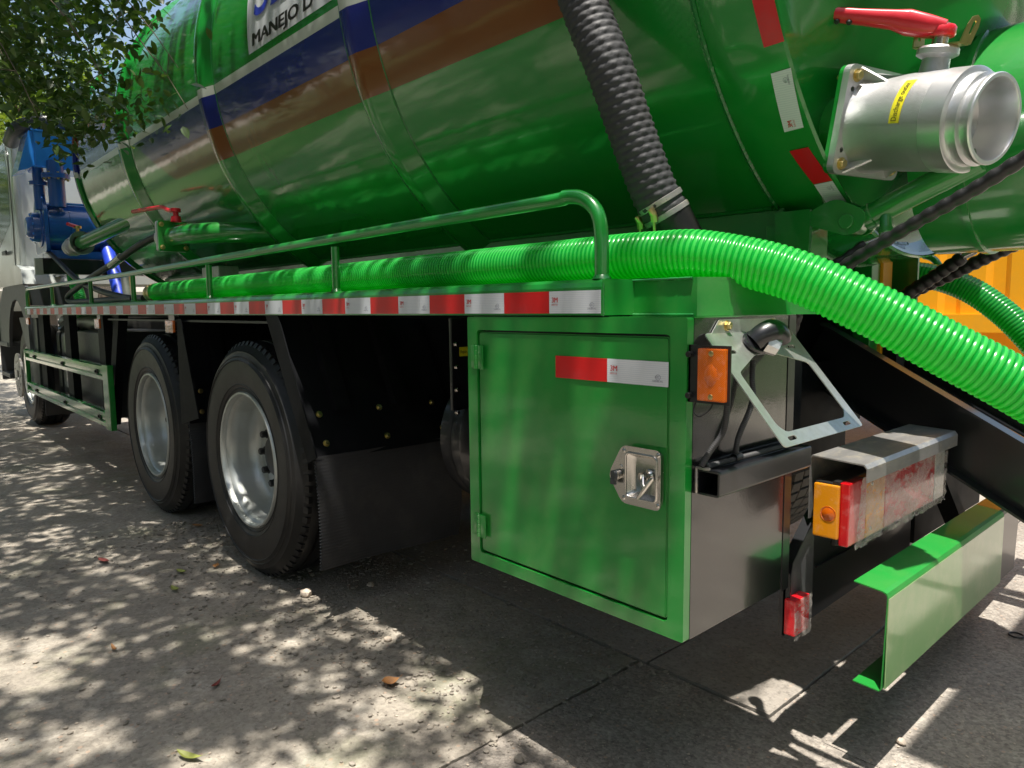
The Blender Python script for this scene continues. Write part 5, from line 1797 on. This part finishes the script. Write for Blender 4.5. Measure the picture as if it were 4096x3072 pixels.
# ---------------------------------------------------------------- leaves
def leaf_template(L=1.0, W=.50, n=4):
    vs, fs = [], []
    for i in range(n + 1):
        s = i / n
        w = W * .5 * (math.sin(math.pi * s ** .8) ** .85) if 0 < s < 1 else 0.002
        z = -.10 * s * s
        vs += [(-w, s * L, z + w * .25), (0, s * L, z), (w, s * L, z + w * .25)]
    for i in range(n):
        for k in range(2):
            a = i * 3 + k
            fs.append((a, a + 1, a + 4, a + 3))
    return np.array(vs), fs
LT4 = leaf_template(n=4)
LT2 = leaf_template(n=2)
def rotmats(g, n, droop=0.6, upbias=.5):
    """random frames: leaf axis leans down, face mostly up"""
    az = g.uniform(0, 2 * np.pi, n)
    el = g.normal(-droop * .5, .45, n)
    ax = np.stack([np.cos(az) * np.cos(el), np.sin(az) * np.cos(el), np.sin(el)], 1)
    nn = g.normal(0, .55, (n, 3)) + np.array([0, 0, upbias * 2])
    nn -= ax * (nn * ax).sum(1)[:, None]
    nn /= np.linalg.norm(nn, axis=1)[:, None]
    sx = np.cross(ax, nn)
    return np.stack([sx, ax, nn], 2)
def leaf_mass(name, pos, size, mat, parent, g, tpl=LT2, droop=.6, kind='stuff'):
    tv, tf = tpl
    n = len(pos)
    Rm = rotmats(g, n, droop)
    V = np.einsum('nij,kj->nki', Rm, tv) * size[:, None, None] + pos[:, None, :]
    k = len(tv)
    F = (np.array(tf)[None] + (np.arange(n) * k)[:, None, None]).reshape(-1, 4)
    me = bpy.data.meshes.new(name)
    me.vertices.add(n * k)
    org = pos.mean(0)
    me.vertices.foreach_set('co', (V.reshape(-1, 3) - org).ravel())
    me.loops.add(F.size)
    me.polygons.add(len(F))
    me.loops.foreach_set('vertex_index', F.ravel().astype(np.int32))
    me.polygons.foreach_set('loop_start', np.arange(0, F.size, 4, dtype=np.int32))
    me.polygons.foreach_set('loop_total', np.full(len(F), 4, dtype=np.int32))
    me.materials.append(MATS[mat])
    me.update(calc_edges=True)
    o = bpy.data.objects.new(name, me)
    COL.objects.link(o)
    put(o, org, parent)
    if kind:
        o['kind'] = kind
    return o
def sprays(g, centers, per, spread, size, jitter=.25):
    """leaves along short twigs at each centre"""
    n = len(centers)
    d = g.normal(0, 1, (n, 3)); d[:, 2] *= .45
    d /= np.linalg.norm(d, axis=1)[:, None]
    t_ = g.uniform(-1, 1, (n, per))
    P = centers[:, None, :] + d[:, None, :] * (t_ * spread)[:, :, None] + g.normal(0, spread * jitter, (n, per, 3))
    P = P.reshape(-1, 3)
    return P, size * g.uniform(.65, 1.2, len(P))
def limb(mb, a, b, r0, r1, seed, n=10, sag=0.0, wig=.08):
    a, b = Vector(a), Vector(b)
    pts, rr = [], []
    L = (b - a).length
    for i in range(n + 1):
        s = i / n
        p = a.lerp(b, s)
        k = wig * L * math.sin(math.pi * s)
        p += Vector((noise.noise(Vector((s * 3, seed, 0))), noise.noise(Vector((s * 3, seed, 5))), noise.noise(Vector((s * 3, seed, 9))))) * k
        p.z += sag * (4 * s * (1 - s))
        pts.append(p)
        rr.append(r0 + (r1 - r0) * s)
    mb.tube(pts, rr, 8)
    return pts
# the shade tree: trunk stands left behind the camera, crown spreads over the truck's near side
tree = empty('shade_tree', (-5.6, -4.6, 0))
tag(tree, 'leafy shade tree hanging its branches before the cab and tank, upper left', 'tree')
mb = MB()
limb(mb, (-5.6, -4.6, -.05), (-5.3, -4.3, 3.4), .24, .17, 1, 14, wig=.04)
build('trunk', mb, 'bark', tree)
mb = MB()
tips = [(-3.6, -1.2, 3.6), (-2.4, -1.6, 5.2), (-4.6, -.8, 5.4), (-6.8, -1.0, 5.6), (-8.4, -2.2, 5.2), (-7.4, -5.2, 6.0), (-3.6, -5.4, 6.0), (-2.0, -3.6, 6.2), (-5.6, -3.0, 7.2), (-9.2, -.8, 6.4), (-1.8, -1.0, 6.6), (-5.0, -.9, 3.3)]
for i, q in enumerate(tips):
    limb(mb, (-5.3, -4.3, 3.2 + .03 * i), q, .085, .016, 20 + i, 12, sag=.5)
build('limb', mb, 'bark', tree)
g = np.random.default_rng(5)
def crown(n, xr, yr, zr, per, size, thr, seed, fsc=.9, keep=None):
    gg = np.random.default_rng(seed)
    out = []
    while len(out) < n:
        c = np.array([gg.uniform(*xr), gg.uniform(*yr), gg.uniform(*zr)])
        if noise.noise(Vector((c[0] * fsc, c[1] * fsc, c[2] * .8 + seed))) < thr:
            continue
        if keep and not keep(*c):
            continue
        out.append(c)
    return sprays(gg, np.array(out), per, .17, size)
# (ground footprint of a leaf at height z lies at x - 0.145 z, y + 0.155 z)
def k1(x, y, z):
    gx, gy = x - .145 * z, y + .155 * z
    if gx > -1.0: return False
    p = 1.0
    if gx > -1.75: p *= .5
    if gy > .22 and gx > -6: p *= .5
    return g.random() < p
P1, s1 = crown(5200, (-16.0, .0), (-3.2, -.25), (4.0, 6.4), 13, .100, -.14, 3, 1.4, k1)
leaf_mass('crown', P1, s1, 'leaves', tree, g)
P2, s2 = crown(2200, (-12, 1.5), (-8.5, -3.0), (2.6, 7.5), 14, .13, -.10, 4, .7)
leaf_mass('crown', P2, s2, 'leaves', tree, g)
# low hanging branches the photograph shows in front of the cab and the tank's front end
low = []
mbt = MB()
def hang(a, b, n, spread, sag=-.10, seed=1, r=.007):
    pts = limb(mbt, a, b, r, .0015, seed, 12, sag=-sag, wig=.10)
    for i in range(n):
        s = (i + g.random()) / n
        s = .12 + .88 * s
        k = s * (len(pts) - 1)
        p = pts[int(k)].lerp(pts[min(int(k) + 1, len(pts) - 1)], k - int(k))
        q = p + Vector(g.normal(0, 1, 3)) * spread * (.4 + .6 * s)
        low.append(tuple(q))
        if i % 4 == 0:
            mbt.tube([p, (p + q) / 2 + Vector((0, 0, .004)), q], [.002, .0016, .001], 5)
HANGS = [((-4.3, -1.0, 3.5), (-3.35, -.62, 1.93), 46), ((-4.3, -1.0, 3.4), (-3.15, -.42, 2.05), 50), ((-4.0, -.9, 3.3), (-2.95, -.22, 2.10), 46), ((-4.2, -.6, 3.3), (-3.05, -.16, 1.98), 40),
         ((-4.2, -1.1, 3.1), (-3.5, -.78, 2.0), 40), ((-4.8, -.9, 3.5), (-4.2, -.75, 2.1), 60), ((-5.2, -.8, 3.5), (-4.6, -.45, 2.25), 70), ((-4.6, -.6, 3.5), (-3.9, -.30, 2.4), 60)]
for i, (a, b, n) in enumerate(HANGS):
    hang(a, b, n, .085, seed=60 + i)
build('twig', mbt, 'bark', tree, fix=False)
low = np.array(low)
tv, tf = LT4
Rm = rotmats(g, len(low), .9, .35)
lm = bpy.data.meshes.new('leaf')
lm.from_pydata(tv.tolist(), [], tf)
lm.polygons.foreach_set('use_smooth', [True] * len(tf))
lm.materials.append(MATS['leaves_near'])
order = np.argsort(np.linalg.norm(low - np.array(CAMP), axis=1))
for c, i in enumerate(order[:290]):
    o = bpy.data.objects.new('leaf', lm)
    COL.objects.link(o)
    put(o, low[i], tree)
    o.rotation_euler = Matrix(Rm[i].tolist()).to_euler()
    s = .052 * g.uniform(.7, 1.25)
    o.scale = (s * g.uniform(.95, 1.25), s, s)
rest = low[order[290:]]
leaf_mass('leaf_cluster', np.concatenate([rest, rest + g.normal(0, .05, rest.shape)]), .052 * g.uniform(.7, 1.25, len(rest) * 2), 'leaves_near', tree, g, LT4, .9)
# mid-distance mass filling the upper left of the view
gg = np.random.default_rng(77)
def k2(x, y, z): return True
def wedge(x, y, z):
    """the low skirt of the crown: it hangs in front of the cab and stops short of the tank's first bay"""
    k = (y + 1.2) / -x
    e = (z - 1.18) / -x
    return .12 < k < .285 and e > .185 + max(0, k - .20) * .85 and e > .185 + max(0, .20 - k) * 1.1
for n_, xr_, yr_, zr_, sz_, sd_2 in ((175, (-4.6, -3.35), (-.95, -.1), (1.75, 2.95), .056, 8), (170, (-6.0, -4.6), (-.85, .02), (2.2, 3.6), .062, 9), (150, (-8.2, -6.0), (-.7, .12), (2.7, 4.6), .065, 10), (60, (-7.5, -5.0), (.0, .9), (3.6, 4.6), .065, 11)):
    P3, s3 = crown(n_, xr_, yr_, zr_, 12, sz_, -.22, sd_2, 2.2, wedge if sd_2 < 11 else None)
    leaf_mass('crown', P3, s3, 'leaves_near', tree, gg, LT4, .8)

# ---------------------------------------------------------------- trees far behind the cab, and others out to the side that the paint reflects
def far_tree(x, y, h, r, mat, label, seed, n=900, size=.16):
    t_ = empty('garden_tree', (x, y, 0))
    tag(t_, label, 'tree', 'trees round the yard')
    mb = MB()
    limb(mb, (x, y, -.05), (x + .2, y + .1, h * .55), .03 * h, .015 * h, seed, 10, wig=.03)
    q = random.Random(seed)
    for k in range(6):
        a = k * 1.05 + q.random()
        limb(mb, (x + .12, y + .05, h * (.38 + .03 * k)), (x + r * .7 * math.cos(a), y + r * .7 * math.sin(a), h * (.6 + .05 * k)), .010 * h, .003 * h, seed + k, 8, sag=.2)
    build('trunk', mb, 'bark', t_)
    gg = np.random.default_rng(seed)
    lob = [(x + r * .55 * math.cos(k * 1.3), y + r * .55 * math.sin(k * 1.3), h * (.62 + .28 * q.random()), r * (.38 + .25 * q.random())) for k in range(9)]
    C = []
    while len(C) < n:
        l = lob[gg.integers(len(lob))]
        d = gg.normal(0, 1, 3); d /= np.linalg.norm(d)
        C.append([l[0] + d[0] * l[3] * gg.random() ** .4, l[1] + d[1] * l[3] * gg.random() ** .4, l[2] + d[2] * l[3] * .8 * gg.random() ** .4])
    P, s = sprays(gg, np.array(C), 10, size * 1.8, size)
    leaf_mass('crown', P, s, mat, t_, gg, LT2, .5)
    return t_
far_tree(-17, 1.6, 6.4, 3.0, 'leaves_sunny', 'sunlit yellow-green tree far behind the cab roof', 101)
far_tree(-25, 4.5, 9.0, 4.2, 'leaves_sunny', 'taller pale green tree farther off behind the white cab', 102)
far_tree(-27, -3.0, 6.5, 3.2, 'leaves', 'green tree at the far end of the yard left of the cab', 103)
far_tree(-9.0, -9.5, 7.0, 3.4, 'leaves', 'green tree across the yard to the left of the photographer', 104, 700, .2)
far_tree(-1.0, -11.0, 6.5, 3.2, 'leaves', 'green tree across the yard behind the photographer', 105, 700, .2)
far_tree(7.5, -9.0, 6.8, 3.2, 'leaves_sunny', 'sunlit tree across the yard to the right of the photographer', 106, 600, .2)
far_tree(12.0, 3.0, 7.0, 3.4, 'leaves', 'green tree in the open yard behind the tail of the truck', 107, 600, .2)
for k, (x_, y_) in enumerate(((-26, -8.0), (-21, -7.6), (-16, -8.2), (-12.5, -9.2), (-5.2, -9.0), (3.2, -8.6))):
    far_tree(x_, y_, 6.2 + .5 * (k % 3), 3.0, 'leaves', ['row tree farthest along the yard edge', 'second tree from the far end of the yard row', 'third tree from the far end of the yard row', 'fourth tree from the far end of the yard row', 'yard tree behind the shade tree trunk', 'last tree of the yard row, right behind the photographer'][k], 120 + k * 7, 600, .22)
for k, (x_, y_) in enumerate(((7.5, -3.5), (8.2, -.5), (7.8, 6.0), (9.5, 9.5))):
    far_tree(x_, y_, 5.6 + .5 * (k % 3), 2.8, 'leaves', ['tree on the lawn beyond the tail, nearest the photographer', 'tree on the lawn straight behind the tail', 'tree on the lawn behind the far corner of the tail', 'farthest tree on the lawn behind the truck'][k], 170 + k * 7, 600, .22)
far_tree(5.2, 2.2, 6.6, 3.3, 'leaves', 'broad tree on the lawn edge closest behind the tail, shading the yard', 211, 1100, .2)
far_tree(5.6, -3.0, 6.2, 3.0, 'leaves', 'broad tree on the lawn edge to the right of the photographer', 223, 1000, .2)
# workshop across the yard
bld = empty('workshop_building', (-4, -16, 0))
tag(bld, 'low pale workshop building across the yard behind the photographer', 'building')
build('wall', MB().box(-22, 12, -20, -15, 0, 4.2), 'building_render', bld)
build('roof', MB().prism([(-20.4, 4.2), (-14.6, 4.2), (-17.5, 5.6)], 'yz', -22.4, 12.4), 'roof_tile', bld)
for k in range(6):
    wf = build('window', MB().box(-20 + k * 5.4, -18.2 + k * 5.4, -15.06, -14.99, 1.1, 2.6), 'white_paint', bld)
    build('pane', MB().box(-19.9 + k * 5.4, -18.3 + k * 5.4, -15.0, -14.975, 1.2, 2.5), 'dark_glass', wf)
